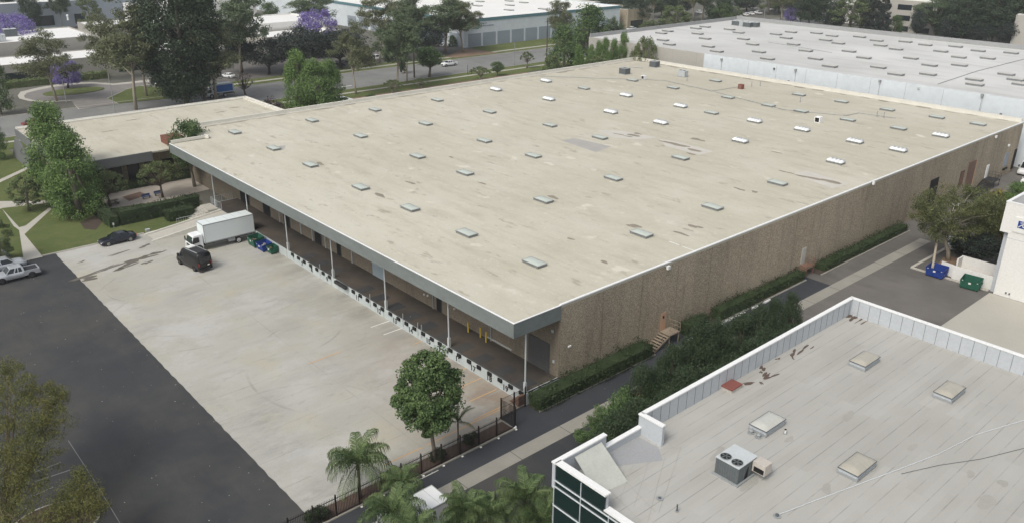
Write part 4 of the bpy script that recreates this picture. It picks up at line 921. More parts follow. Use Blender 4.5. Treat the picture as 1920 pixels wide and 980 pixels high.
# ------------------------------------------------------------------ white building at the right edge
def white_building():
    r = empty('white_building', (0, 0, 0), 0, 'white stucco building with a small blue sign at the right edge', 'building')
    X = 109.5
    MB().box(X, 140, -20, 31.3, 0, 8.2).build('wall', 'stucco_white', r)
    MB().box(X+.6, 139.5, 31.302, 31.9, 0, 8.2).build('pilaster', 'parapet_grey', r)
    w_ = MB(); w_.box(X-.02, X+.28, -20, 32.3, 8.202, 12.0); w_.box(X+.28, 140, 32.0, 32.3, 8.202, 12.0); up = w_.build('parapet', 'stucco_white', r)
    MB().box(X+.282, 140, -20, 31.998, 10.6, 10.75).build('roof', 'grey_sheet', r)
    c = MB(); c.box(X-.06, X+.34, -20, 32.36, 12.002, 12.1); c.box(X+.341, 140, 31.95, 32.36, 12.002, 12.1); c.build('coping', 'white_trim', r)
    MB().box(X-.012, X-.002, -20, 31.3, 7.55, 7.6).build('reveal', 'parapet_grey', r)
    s = MB().box(X-.14, X-.022, 27.4, 30.9, 8.55, 10.45).build('sign_board', 'lamp_white', r)
    MB().box(X-.17, X-.142, 29.35, 30.45, 9.15, 10.05).build('sign_emblem', 'logo_blue', s)
    q = MB()
    for (y0, z0, y1, z1, t) in ((30.35, 9.25, 30.0, 9.62, .09), (30.0, 9.62, 29.6, 9.80, .10), (30.2, 9.82, 29.75, 9.94, .08), (29.95, 9.62, 29.80, 9.35, .08), (29.80, 9.35, 29.45, 9.30, .07), (29.72, 9.7, 29.42, 9.55, .07)):
        q.tube([(X-.18, y0, z0), (X-.18, y1, z1)], t*.6, 5)
    q.build('emblem_swoosh', 'lamp_white', s)
    for y in (29.9, 29.5): MB().box(X-.12, X-.003, y-.08, y+.08, .5, .7).build('hose_bib', 'unit_dark', r)
white_building()
def enclosure():
    r = empty('bin_enclosure', (0, 0, 0), 0, 'open topped white walled bin enclosure beside the white building', 'enclosure')
    MB().box(110.4, 110.6, 31.95, 36.9, 0, 1.75).build('front_wall', 'stucco_white', r); MB().box(114.7, 114.9, 31.95, 37.6, 0, 1.85).build('back_wall', 'stucco_white', r)
    MB().box(113.2, 114.7, 37.4, 37.6, 0, 1.8).build('side_wall', 'stucco_white', r)
    MB().hexa([(110.6, 36.9, .1), (110.9, 38.6, .1), (110.83, 38.62, .1), (110.53, 36.92, .1)], [(110.6, 36.9, 1.8), (110.9, 38.6, 1.8), (110.83, 38.62, 1.8), (110.53, 36.92, 1.8)]).build('gate_leaf', 'stucco_white', r)
enclosure()

# ------------------------------------------------------------------ distant buildings
def box_building(name, label, x0, x1, y0, y1, h, wall, roofm, wins=(), parapet=.5, trim=None, cat='building', face='y'):
    r = empty(name, (0, 0, 0), 0, label, cat)
    MB().box(x0, x1, y0, y1, 0, h).build('wall', wall, r)
    MB().box(x0+.3, x1-.3, y0+.3, y1-.3, h+.002, h+.06).build('roof', roofm, r)
    p = MB(); p.box(x0, x1, y0, y0+.3, h+.001, h+parapet); p.box(x0, x1, y1-.3, y1, h+.001, h+parapet); p.box(x0, x0+.3, y0+.3, y1-.3, h+.001, h+parapet); p.box(x1-.3, x1, y0+.3, y1-.3, h+.001, h+parapet)
    p.build('parapet', wall if not trim else trim, r)
    for (a, b, z0, z1) in wins:
        if face == 'y': MB().box(a, b, y0-.05, y0-.002, z0, z1).build('window', 'window_dark', r)
        else: MB().box(x0-.05, x0-.002, a, b, z0, z1).build('window', 'window_dark', r)
    return r
box_building('office_block', 'low beige office with dark strip windows and white roof beyond the turning circle', 42, 104, 267, 284, 5.0, 'stucco_beige', 'white_roof', [(47, 57.5, 1.0, 3.0), (59.5, 63.0, 1.0, 3.0), (77, 98, .2, 3.0)], .3)
box_building('office_block', 'taller beige block with an air conditioner on its bright white roof, far left', 28, 78, 288, 318, 8.3, 'stucco_beige', 'white_roof', [], .4)
box_building('office_block', 'small beige block with white roof and chimney pipe behind the sparse eucalyptus', 84, 128, 300, 330, 8.3, 'stucco_beige', 'white_roof', [], .3)
box_building('office_block', 'cream office with stepped white roofs beside the purple tree', 118, 160, 290, 316, 7.5, 'stucco_white', 'white_roof', [(120, 130, 1, 3)], .5)
box_building('office_block', 'low beige wing with a flat white roof in front of the purple tree', 128, 158, 272, 289.5, 5.0, 'stucco_beige', 'white_roof', [], .6)
box_building('office_block', 'blue grey building behind trees at the far top left', 70, 140, 395, 430, 10, 'panel_grey', 'white_roof', [(84, 92, 1, 5), (100, 104, 1, 5)], .5)
box_building('office_block', 'pale building with dark entrance behind the far left trees', 120, 175, 380, 394, 8, 'stucco_white', 'white_roof', [(124, 132, 0, 5), (150, 158, 0, 4)], .5)
ac_unit(at(20, 68, 8.4), 3.5, 3, 2.2, 'dark air conditioner on the bright white roof at the far left', hood=False, fans=1)
vent(128, 38, 8.4, 1.6, .35, 'white_trim', 'white chimney pipe on the small beige block roof', capm='white_trim', name='chimney_pipe')
ac_unit(at(2, 78, 8.4), 2.5, 2.5, 2.0, 'pale cabinet air conditioner at the left frame edge on the white roof', hood=False, fans=1, side='unit_light')

def teal_building():
    r = box_building('teal_trimmed_warehouse', 'huge white roofed warehouse with teal band and grey recessed panels across the road', 189, 272, 241, 470, 9.4, 'bluish_wall', 'white_roof', [], .5)
    MB().box(188.9, 272.1, 240.85, 240.998, 8.85, 9.95).build('teal_band', 'teal_trim', r); MB().box(188.85, 188.998, 241, 470, 8.85, 9.95).build('teal_band', 'teal_trim', r)
    xs = [190.5+i*7.0 for i in range(11)]
    for x in xs: MB().box(x, x+6.1, 240.93, 240.996, 0.1, 4.75).build('recessed_panel', 'panel_grey', r)
    for i in range(9): MB().box(188.93, 188.996, 243+i*9, 250+i*9, 0.1, 4.75).build('recessed_panel', 'panel_grey', r)
    y = 240.9
    (x0, z0) = ony(897, 48, y)
    MB().add([(x0-1.1, y, z0-1.0), (x0+1.1, y, z0-1.0), (x0+.0, y, z0+1.0), (x0-1.1, y+.05, z0-1.0), (x0+1.1, y+.05, z0-1.0), (x0, y+.05, z0+1.0)], [(0, 1, 2), (3, 5, 4), (0, 3, 4, 1), (1, 4, 5, 2), (2, 5, 3, 0)]).build('emblem', 'logo_teal', r)
    q = MB(); rr = random.Random(2)
    for zz, n in ((z0+.55, 6), (z0-.35, 14)):
        for i in range(n): q.box(x0+1.6+i*.42, x0+1.6+i*.42+.26, y, y+.04, zz-.18, zz+.18+rr.uniform(0, .12))
    q.build('sign_lettering', 'panel_grey', r)
    pr = {'far': make_skylight('far')}; pr['far'].scale = (1.6, 1.6, 1.3)
    place_skylights(pr, [(u, v, 'far') for u, v in ((956, 10), (954, 19), (982, 5), (955, 2), (900, 3), (896, 11), (1050, 13), (1018, 17))], r, 9.4)
    return r
teal_building()
box_building('gatehouse', 'brown canopy building with white post at the end of the teal trimmed warehouse', 276, 290, 240, 262, 7.5, 'aggregate_wall', 'white_roof', [(278, 286, 0, 3.4)], .5)
def office(name, label, x0, x1, y0, y1, h, floors):
    r = empty(name, (0, 0, 0), 0, label, 'building')
    MB().box(x0, x1, y0, y1, 0, h).build('wall', 'office_wall', r); MB().box(x0+.3, x1-.3, y0+.3, y1-.3, h+.002, h+.3).build('roof', 'white_roof', r)
    for f in range(floors):
        z = 1.3+f*4.2; n = int((y1-y0)/8.5)
        for i in range(n): y = y0+1.5+i*8.5; MB().box(x0-.06, x0-.003, y, y+5.8, z, z+2.1).build('window', 'window_dark', r)
    return r
office('office_block', 'cream three storey office with rows of dark windows and a bright white roof, top right', 352, 400, 128, 176, 13.5, 3)
office('office_block', 'cream office half hidden by dark trees at the far top right', 340, 390, 70, 112, 12.5, 3)
box_building('office_block', 'pale low building glimpsed between the trees behind the cypress', 372, 420, 182, 205, 8.5, 'stucco_white', 'white_roof', [], .5)
box_building('office_block', 'white roofed shed glimpsed through trees right of the teal trimmed warehouse', 300, 322, 282, 300, 6.5, 'stucco_white', 'white_roof', [], .5)

# ------------------------------------------------------------------ foliage
def leaf_mesh(name, centres, radii, per, size, mat, seed, flatten=0.8, aspect=0.55, droop=0.0, inner=0.25, extra=None):
    """many small leaf shaped faces spread through clumps; centres (N,3), radii (N,)"""
    rg = np.random.default_rng(seed); n = len(centres)
    idx = np.repeat(np.arange(n), per); k = len(idx)
    d = rg.normal(size=(k, 3)); d /= np.linalg.norm(d, axis=1)[:, None]
    rr = inner+(1-inner)*rg.random(k)**0.45
    d2 = d.copy(); d2[:, 2] *= flatten
    pos = centres[idx]+d2*(radii[idx]*rr)[:, None]
    if extra is not None: pos = np.vstack([pos, extra]); d = np.vstack([d, rg.normal(size=extra.shape)]); k = len(pos)
    nrm = d*0.75+rg.normal(size=(k, 3))*0.55+np.array([0, 0, 0.45]); nrm /= np.linalg.norm(nrm, axis=1)[:, None]
    t = rg.normal(size=(k, 3)); t[:, 2] -= droop; t -= nrm*(t*nrm).sum(1)[:, None]; t /= np.linalg.norm(t, axis=1)[:, None]
    b = np.cross(nrm, t); s = size*(0.6+0.8*rg.random(k))[:, None]
    v = np.stack([pos-t*s*.5, pos+b*s*aspect*.5, pos+t*s*.5, pos-b*s*aspect*.5], 1).reshape(-1, 3)
    me = bpy.data.meshes.new(name); me.vertices.add(4*k); me.vertices.foreach_set('co', v.ravel().astype(np.float32))
    me.loops.add(4*k); me.loops.foreach_set('vertex_index', np.arange(4*k, dtype=np.int32))
    me.polygons.add(k); me.polygons.foreach_set('loop_start', np.arange(0, 4*k, 4, dtype=np.int32)); me.polygons.foreach_set('loop_total', np.full(k, 4, dtype=np.int32))
    me.materials.append(M[mat]); me.update(calc_edges=True); me.validate(); return me

def crown_points(kind, n, H, W, seed):
    """clump centres and radii for a crown of height H (tree total) and width W"""
    r = random.Random(seed); P = []; Rr = []
    R_ = W/2
    if kind == 'round':          # full dome on a clear stem
        z0, z1 = .26*H, H; cz = (z0+z1)/2; hz = (z1-z0)/2
        while len(P) < n:
            a, c, q = r.uniform(0, 6.283), r.uniform(-1, 1), r.uniform(.45, 1)**.6
            s = math.sqrt(1-c*c); P.append((R_*.80*q*s*math.cos(a)*(1+.12*math.sin(3*a+seed)), R_*.80*q*s*math.sin(a)*(1+.12*math.cos(2*a)), cz+hz*.84*c*q)); Rr.append(R_*r.uniform(.24, .36))
    elif kind == 'column':       # billowing from the ground up
        while len(P) < n:
            t = r.random(); a = r.uniform(0, 6.283); prof = (math.sin(math.pi*min(1, .12+.88*t)**.75))**.6 if t < .97 else .3
            q = r.uniform(.35, 1)**.6; P.append((R_*.76*q*prof*math.cos(a), R_*.76*q*prof*math.sin(a), H*(.06+.86*t))); Rr.append(R_*r.uniform(.22, .36))
    elif kind == 'euc':          # several separate umbrella-like tufts on bare limbs
        L_ = []
        for i in range(9 + n//12):
            a = r.uniform(0, 6.283); q = r.uniform(.15, .80); L_.append((R_*q*math.cos(a), R_*q*math.sin(a), H*(.40+.50*r.random()*(1-.35*q)), R_*r.uniform(.24, .42)))
        L_.append((0, 0, H*.90, R_*.35))
        for i in range(n):
            l = L_[i % len(L_)]; a, c = r.uniform(0, 6.283), r.uniform(-.6, 1); s = math.sqrt(max(0, 1-c*c)); q = r.uniform(.3, 1)
            P.append((l[0]+l[3]*q*s*math.cos(a), l[1]+l[3]*q*s*math.sin(a), l[2]+l[3]*.75*q*c)); Rr.append(R_*r.uniform(.12, .21))
    elif kind == 'dense':        # broad heavy crown of an old tree
        while len(P) < n:
            t = r.random(); a = r.uniform(0, 6.283); prof = math.sin(math.pi*(.14+.80*t))**.55; q = r.uniform(.3, 1)**.55
            P.append((R_*.80*q*prof*math.cos(a), R_*.80*q*prof*math.sin(a), H*(.20+.74*t))); Rr.append(R_*r.uniform(.13, .25))
    elif kind == 'denselow':     # old tree with foliage right down the stem
        while len(P) < n:
            t = r.random(); a = r.uniform(0, 6.283); prof = .28+.72*math.sin(math.pi*min(1, (.02+.93*t)))**.8; q = r.uniform(.3, 1)**.55
            P.append((R_*.80*q*prof*math.cos(a), R_*.80*q*prof*math.sin(a), H*(.07+.87*t))); Rr.append(R_*r.uniform(.14, .26))
    elif kind == 'cone':
        while len(P) < n:
            t = r.random()**1.3; a = r.uniform(0, 6.283); prof = (1-t)**.7*.95+.06; q = r.uniform(.4, 1)**.6
            P.append((R_*.8*q*prof*math.cos(a), R_*.8*q*prof*math.sin(a), H*(.06+.90*t))); Rr.append(R_*r.uniform(.20, .30)*(1-.5*t))
    elif kind == 'vase':         # open crown, limbs visible, leaf balls at the tips
        for i in range(n):
            a = i*2.399+r.uniform(-.3, .3); q = math.sqrt((i+.5)/n)
            P.append((R_*.84*q*math.cos(a), R_*.84*q*math.sin(a), H*(.90-.34*q*q+r.uniform(-.07, .05)))); Rr.append(R_*r.uniform(.11, .19))
    elif kind == 'bush':
        while len(P) < n:
            a, q = r.uniform(0, 6.283), math.sqrt(r.random()); P.append((R_*.75*q*math.cos(a), R_*.75*q*math.sin(a), H*(.15+.68*r.random()*math.sqrt(1-q*q*.8)))); Rr.append(R_*r.uniform(.22, .36))
    return np.array(P), np.array(Rr)

def wood_mesh(name, kind, P, H, W, seed, mat, tr=None):
    r = random.Random(seed+9); m = MB(); tr = tr or H*.022+.05
    lean = (r.uniform(-.06, .06)*H, r.uniform(-.06, .06)*H)
    fork = {'round': .32, 'column': .8, 'euc': .42, 'dense': .5, 'denselow': .5, 'cone': .9, 'vase': .38, 'bush': .15}[kind]*H
    trunk = [(0, 0, -.1), (lean[0]*.25, lean[1]*.2, fork*.35), (lean[0]*.5, lean[1]*.6, fork*.7), (lean[0]*.8, lean[1]*.8, fork), (lean[0], lean[1], min(H*.85, fork*1.6))]
    m.tube(trunk, [tr*1.3, tr, tr*.85, tr*.7, tr*.2], 8)
    idx = list(range(len(P))); r.shuffle(idx)
    nl = {'round': 16, 'column': 12, 'euc': 26, 'dense': 16, 'denselow': 12, 'cone': 4, 'vase': len(P), 'bush': 5}[kind]
    for i in idx[:nl]:
        p = Vector(P[i]); s = r.uniform(.62, 1.0)*fork if kind != 'vase' else fork*r.uniform(.8, 1.0)
        t = s/fork; a = Vector((lean[0]*.8*t, lean[1]*.8*t, s)); mid = a.lerp(p, .5)+Vector((0, 0, (.02 if kind == 'euc' else -.04)*H))+Vector((r.uniform(-.03, .03)*W, r.uniform(-.03, .03)*W, 0))
        m.tube([a, a.lerp(mid, .55)+Vector((0, 0, .01*H)), mid, p], [tr*.42, tr*.33, tr*.25, tr*.08], 5, False)
    return m.mesh(name, mat, True)

TREES = {}
def tree_proto(key, kind, H, W, n, per, leaf, mat, bark, seed, **kw):
    tr = kw.pop('tr', None)
    P, Rr = crown_points(kind, n, H, W, seed)
    TREES[key] = (leaf_mesh(key, P, Rr, per, leaf, mat, seed, **kw), wood_mesh(key+'_wood', kind, P, H, W, seed, bark, tr), H, W)
for s in range(3):
    tree_proto(f'euc{s}', 'euc', 20, 13, 190, 85, .34, 'leaf_euc', 'bark_pale', 11+s, droop=.8, inner=.0, tr=.24)
    tree_proto(f'eucg{s}', 'euc', 20, 13, 260, 85, .36, 'leaf_euc_green', 'bark_pale', 31+s, droop=.8, inner=.0, tr=.26)
    tree_proto(f'dark{s}', 'dense', 20, 15, 230, 100, .42, 'leaf_dark', 'bark_grey', 51+s, tr=.32, inner=.05)
    tree_proto(f'olive{s}', 'dense', 12, 9, 70, 110, .34, 'leaf_olive', 'bark_grey', 61+s)
for s in range(2):
    tree_proto(f'black{s}', 'round', 12, 13, 90, 110, .42, 'leaf_black', 'bark_dark', 71+s)
    tree_proto(f'bright{s}', 'column', 12, 7.5, 110, 210, .22, 'leaf_bright', 'bark_grey', 81+s)
    tree_proto(f'green{s}', 'column', 12, 8.5, 80, 120, .32, 'leaf_ficus', 'bark_grey', 91+s)
    tree_proto(f'jac{s}', 'dense', 10, 11, 90, 90, .34, 'leaf_jacaranda', 'bark_dark', 101+s, inner=.1)
    tree_proto(f'round{s}', 'round', 7, 5.5, 60, 110, .24, 'leaf_ficus', 'bark_grey', 111+s)
    tree_proto(f'small{s}', 'vase', 5, 4, 26, 55, .22, 'leaf_patio', 'bark_grey', 121+s)
    tree_proto(f'cyp{s}', 'cone', 18, 8, 90, 110, .42, 'leaf_black', 'bark_dark', 131+s)
    tree_proto(f'patio{s}', 'vase', 6, 7, 44, 85, .20, 'leaf_patio', 'bark_brown', 141+s, inner=.2, tr=.17)
    tree_proto(f'pine{s}', 'column', 7, 5.2, 130, 200, .17, 'leaf_pine', 'bark_brown', 151+s, aspect=.3, droop=-.6, inner=.15)
    tree_proto(f'bush{s}', 'bush', 2, 2.4, 22, 110, .16, 'leaf_hedge', 'bark_brown', 161+s)
    tree_proto(f'pinel{s}', 'bush', 3.2, 3.6, 34, 170, .20, 'leaf_pinelight', 'bark_brown', 166+s, aspect=.28, droop=-.8)
tree_proto('giant0', 'denselow', 26, 17, 420, 110, .42, 'leaf_dark', 'bark_grey', 57, tr=.4, inner=.0)
tree_proto('plum', 'bush', 5, 6, 36, 90, .26, 'leaf_plum', 'bark_dark', 171)
tree_proto('autumn', 'bush', 5, 5, 40, 90, .24, 'leaf_autumn', 'bark_grey', 175)
tree_proto('bare', 'vase', 6, 4.5, 26, 10, .2, 'leaf_plum', 'bark_dark', 176)
_n = [0]
NAMES = {'euc': 'eucalyptus_tree', 'eucg': 'eucalyptus_tree', 'dark': 'dark_tree', 'giant': 'dark_tree', 'olive': 'olive_green_tree', 'black': 'ficus_tree', 'bright': 'leafy_tree', 'green': 'leafy_tree', 'jac': 'jacaranda_tree', 'round': 'round_tree',
         'small': 'small_tree', 'cyp': 'cypress_tree', 'patio': 'courtyard_tree', 'pine': 'shrub_tree', 'bush': 'bush', 'plum': 'purple_leaf_tree', 'autumn': 'autumn_shrub', 'bare': 'bare_tree', 'pinel': 'spiky_shrub'}
def put_tree(key, x, y, h, w_, label, z=0, group=None, name=None, rz=None):
    base = key.rstrip('0123456789'); cm, wm, H, W = TREES[key]; _n[0] += 1
    e = empty(name or NAMES[base], (x, y, z), (_n[0]*1.9) % 6.28 if rz is None else rz, label, 'bush' if base in ('bush', 'autumn', 'pinel') else 'tree', group)
    e.scale = (w_/W, w_/W, h/H)
    for nm, me in (('trunk', wm), ('crown', cm)):
        o = bpy.data.objects.new(nm, me); C.objects.link(o); o.parent = e
    return e
def T(key, u, vb, vt, wpx, label, ub=None, group=None):
    """tree standing where the photo shows its foot, as tall and wide as the photo shows it"""
    p = at(u if ub is None else ub, vb); h = max(1.0, height_for(p.x, p.y, vt)); w_ = wpx*depth(p.x, p.y, h*.6)/FPX
    return put_tree(key, p.x, p.y, h*1.02, w_*1.06, label, group=group)

def T2(key, u, y, vt, wpx, label, group=None):
    """tree whose foot is hidden: stands on the line y, top and width as in the photo"""
    x, h = ony(u, vt, y); w_ = wpx*depth(x, y, h*.6)/FPX
    return put_tree(key, x, y, h*1.02, w_*1.06, label, group=group)
T('bright0', 122, 380, 190, 116, 'tall billowing bright green tree standing before the annex corner')
T('bright1', 150, 405, 240, 112, 'broad green tree at the front of the annex, overlapping the taller one')
T('olive0', 54, 396, 330, 66, 'small dark vase shaped tree on the triangular lawn')
T('patio0', 208, 388, 320, 82, 'courtyard tree with open crown left of the brown mat', group='courtyard trees')
T('patio1', 305, 371, 298, 86, 'courtyard tree with open crown beside the low blue bench', group='courtyard trees')
T('green1', 262, 335, 273, 36, 'dark tree in the shaded court rising before the annex roof')
put_tree('round1', 49.8, 140.8, 12.6, 7.4, 'green tree growing through the notch between annex and warehouse roof')
T('olive1', 5, 492, 408, 66, 'dark leafy tree overhanging parked cars at the left edge')
T('green0', 2, 215, 88, 56, 'dark green tree at the left edge beside the curved drive')
put_tree('green1', *at(-4, 300)[:2], 9, 5, 'dark shrub at the left frame edge by the far lawn')
# trees along the near side of the road
T('euc0', 107, 190, 55, 108, 'reddish eucalyptus with a forked pale trunk beside the turning circle')
T('euc1', 255, 206, -30, 150, 'tall sparse eucalyptus with a straight white trunk at the road edge')
T('eucg0', 275, 181, 40, 100, 'pale trunked eucalyptus on the small verge by the drive mouth')
T('giant0', 350, 197, -70, 175, 'huge dark dense tree towering over the road behind the annex')
T('dark1', 385, 192, -60, 110, 'dark tree merging with the huge one on its right')
T('euc2', 405, 190, 25, 130, 'leaning eucalyptus with a curved pale trunk in front of the blue truck')
T('eucg1', 452, 140, -25, 120, 'olive eucalyptus crown at the top behind the leaning one')
T('bare', 462, 188, 130, 44, 'small bare purple tinged tree at the roadside')
T2('plum', 503, 172, 173, 60, 'dark purple leaved shrub at the back corner of the annex')
T2('bright0', 553, 166, 92, 70, 'tallest bright green tree of the clump behind the long parapet')
T2('bright1', 588, 163, 108, 88, 'middle bright green tree of the clump behind the long parapet')
T2('bright0', 614, 166, 110, 66, 'right bright green tree of the clump behind the long parapet')
T('euc1', 668, 177, 40, 82, 'olive crowned eucalyptus with a leaning forked trunk by the kerb', group=None)
T('eucg2', 745, 168, 20, 96, 'eucalyptus with several pale stems growing from the grass verge')
T('eucg0', 763, 155, 10, 60, 'eucalyptus with a dark ivy clad trunk beside the black pole')
T('bush0', 758, 138, 92, 18, 'hanging mass of ivy on a eucalyptus trunk')
T('round0', 805, 145, 86, 60, 'bright round street tree with short trunk on the near verge')
T2('small0', 735, 187, 148, 44, 'magnolia with spotted leaves behind the long parapet, nearer the pale stems', group=None)
T2('small1', 789, 187, 146, 36, 'magnolia with spotted leaves behind the parapet below the round tree')
T2('small0', 900, 187, 124, 46, 'magnolia shrub left of the small round shrub tree')
T('round1', 932, 143, 115, 27, 'small round shrub tree near the driveway')
T('small1', 988, 128, 96, 30, 'little dark tree with upswept branches by the driveway')
T2('green0', 695, 184, 176, 28, 'low green shrub by the white parked car behind the parapet')
# dark mass over the car park
T('black0', 505, 140, 74, 96, 'dark ficus left of three over the far car park', group=None)
T('black1', 572, 134, 52, 112, 'dark ficus in the middle of three over the far car park')
T('black0', 640, 128, 56, 108, 'dark ficus right of three over the far car park')
T('black1', 800, 104, 50, 84, 'black green ficus behind the round street tree')
T('black1', 455, 135, 70, 60, 'dark rounded tree behind the leaning eucalyptus')
T('euc0', 712, 118, -25, 100, 'tall grey green eucalyptus standing between parked white cars')
T('eucg1', 835, 100, -10, 110, 'tall eucalyptus with a pair of pale stems on the bank')
T('euc2', 868, 98, -15, 84, 'sparse eucalyptus right against the teal trimmed wall')
T('eucg2', 780, 100, -20, 90, 'olive eucalyptus crown behind the black pole')
T('green1', 848, 88, 66, 20, 'dark conical shrub by the recessed panels')
T('jac0', 600, 108, 18, 92, 'large purple jacaranda in bloom behind the dark ficus row')
T('jac1', 36, 112, 26, 92, 'large purple jacaranda in bloom at the far left')
T('jac0', 128, 166, 114, 64, 'small purple jacaranda on the turning circle island')
T('eucg0', 590, 62, -20, 90, 'green eucalyptus crown above the large jacaranda')
T('round1', 508, 46, 3, 34, 'small bright round tree behind the cream office roof')
T('dark2', 66, 60, -30, 44, 'dark tree at the far top left before the blue grey building')
T('dark2', 10, 50, -40, 60, 'dark tree in the far top left corner')
T('eucg2', 118, 55, -30, 44, 'grey green tree before the pale building at the far left')
T('olive1', 172, 62, -10, 50, 'olive tree behind the white roofs at the far left')
T('euc0', 205, 150, 20, 70, 'reddish sparse tree before the low beige office')
# beside the pale warehouse
T2('green0', 1058, 160, 42, 74, 'big dark green tree beside the wooden pole')
T2('green1', 1108, 178, 6, 96, 'grey green eucalyptus behind the columnar row')
T2('eucg1', 1148, 182, 30, 50, 'grey green tree in front of the brown canopy building')
T('euc2', 1048, 92, -14, 60, 'twisted sparse eucalyptus before the white roof')
for i, (u, vb, vt, w_) in enumerate(((1086, 152, 84, 27), (1108, 148, 82, 24), (1124, 142, 76, 24), (1137, 136, 68, 26), (1152, 134, 72, 24), (1171, 132, 58, 28))):
    T2(f'bright{i%2}', u, 150+(i%3)*1.5, vt, w_*1.15, ['first', 'second', 'third', 'fourth', 'fifth', 'sixth'][i]+' bright columnar tree from the left in the row behind the far corner parapet', group='columnar trees in a row behind the parapet')
T2('olive0', 1035, 150, 100, 46, 'pale green weeping shrub left of the columnar row')
T2('olive1', 1120, 147.5, 104, 56, 'pale green shrub in front of the columnar row')
_y, _z = onx(1212, 64, 173.0); put_tree('patio0', 173.0, _y, _z*1.02, 9.0, 'open branched tree showing over the parapet corner by the pale roof')
T('olive2', 1262, 72, 10, 74, 'pale olive bushy tree behind the grey parapet')
T('olive0', 1215, 75, 38, 44, 'olive shrub left of the pale olive tree')
far = [('dark0', 1190, 50, -6, 66), ('eucg0', 1225, 48, -40, 50), ('euc1', 1315, 44, -60, 70), ('dark1', 1345, 48, -10, 60), ('green0', 1352, 50, 4, 52), ('dark2', 1400, 22, -20, 60), ('olive1', 1440, 28, -25, 50), ('dark0', 1460, 24, -30, 60),
       ('euc2', 1465, 44, -55, 60), ('dark1', 1515, 52, -30, 66), ('dark2', 1545, 54, -22, 70), ('olive2', 1590, 62, -8, 90), ('cyp0', 1632, 66, -28, 50), ('cyp1', 1650, 72, -10, 44), ('green1', 1676, 70, 28, 36), ('black0', 1715, 78, 20, 36),
       ('eucg1', 1750, 76, -6, 90), ('dark0', 1770, 78, 5, 60), ('dark1', 1800, 84, -20, 84), ('euc0', 1830, 84, -20, 60), ('dark2', 1855, 88, -16, 90), ('dark0', 1895, 90, -20, 84), ('euc2', 1870, 86, -30, 70), ('dark1', 1925, 94, -10, 60),
       ('dark2', 1140, 30, -16, 60), ('eucg2', 1085, 20, -25, 60), ('dark0', 1270, 30, -30, 70), ('black1', 1560, 60, 20, 50), ('black0', 1780, 84, 30, 50), ('black1', 1830, 88, 36, 56), ('black0', 1880, 92, 38, 60), ('dark1', 1240, 34, -20, 60), ('dark2', 1385, 10, -40, 60), ('dark0', 1500, 30, -40, 70)]
flab = ['dark tree behind the brown canopy building', 'pale trunked eucalyptus above the olive shrub', 'tall pale trunked eucalyptus pair left of the far car park', 'dark tree behind the tall pale trunks', 'green bushy tree beside the far row of parked cars', 'dark tree over the far car park',
        'olive tree over the far white pickup', 'dark tree behind the far street', 'bare limbed eucalyptus left of the small jacaranda', 'dark tree right of the small far jacaranda', 'dark leaning tree by the far pavement', 'big soft olive tree behind the pale roof edge', 'tall dark cypress left of the three storey office',
        'second dark cypress standing against the three storey office', 'small grey green tree before the three storey office windows', 'purplish black tree at the right end of the three storey office', 'yellow green crowned eucalyptus with pale curved trunks', 'dark mass below the yellow green crowned eucalyptus', 'dark tree before the half hidden office',
        'sparse eucalyptus before the half hidden office', 'dark broad tree right of the half hidden office', 'dark tree near the top right corner', 'pale leaning trunk eucalyptus near the top right corner', 'dark tree cut by the right frame edge at the top', 'dark tree behind the twisted eucalyptus', 'grey green tree at the far end of the white roof',
        'dark far tree over the pale olive tree', 'black green undergrowth tree left of the soft olive tree', 'black green low tree below the right hand dark trees', 'black green low tree before the half hidden office porch', 'black green low tree at the right beneath tall crowns', 'dark far tree between two pale trunks', 'dark far tree at the very top behind the cars', 'dark far tree above the small jacaranda']
for (k, u, vb, vt, w_), lb in zip(far, flab): T(k, u, vb, vt, w_, lb)
for k, u, vb, vt, w_, lb in (('eucg0', 1300, 40, -40, 60, 'grey green eucalyptus between the olive bush and the far cars'), ('euc0', 1500, 46, -60, 60, 'reddish eucalyptus above the far jacaranda'), ('dark1', 1690, 60, -16, 60, 'dark tree behind the three storey office corner'), ('eucg1', 1615, 58, -30, 60, 'grey green eucalyptus behind the soft olive tree'),
    ('dark2', 1960, 96, 0, 80, 'dark tree just past the right frame edge at the top'), ('giant0', 1905, 86, -60, 110, 'very tall dark tree in the top right corner'), ('giant0', 1790, 76, -60, 90, 'very tall dark tree above the half hidden office'), ('dark0', 1110, 26, -30, 60, 'dark tree beyond the white roof at the top'), ('dark1', 1165, 34, -24, 60, 'dark broad tree over the brown canopy building'),
    ('eucg2', 905, -2, -50, 90, 'far tree over the white roof at the very top'), ('olive2', 1375, 40, 12, 40, 'low olive tree at the left end of the far parked cars')): T(k, u, vb, vt, w_, lb)
T('jac1', 1482, 45, 14, 30, 'small purple jacaranda in the far street')
# right-hand group by the parking
T('autumn', 1862, 420, 340, 70, 'yellowing shrub in front of the white vans')
T('bright1', 1900, 425, 342, 90, 'light green shrub right of the yellowing one')
T('autumn', 1868, 470, 372, 44, 'orange tinged small tree left of the white building')
T('black0', 1835, 500, 440, 84, 'dark low shrub beside the white building with white blossoms')
T('dark1', 1800, 475, 440, 50, 'dark shrub behind the leaning pale barked tree')
T('olive2', 1848, 462, 385, 40, 'dark slim tree behind the leaning pale barked tree')

def crown_obj(name, parent, P, Rr, per, leaf, mat, seed, **kw):
    o = bpy.data.objects.new(name, leaf_mesh(name, P, Rr, per, leaf, mat, seed, **kw)); C.objects.link(o); o.parent = parent; return o
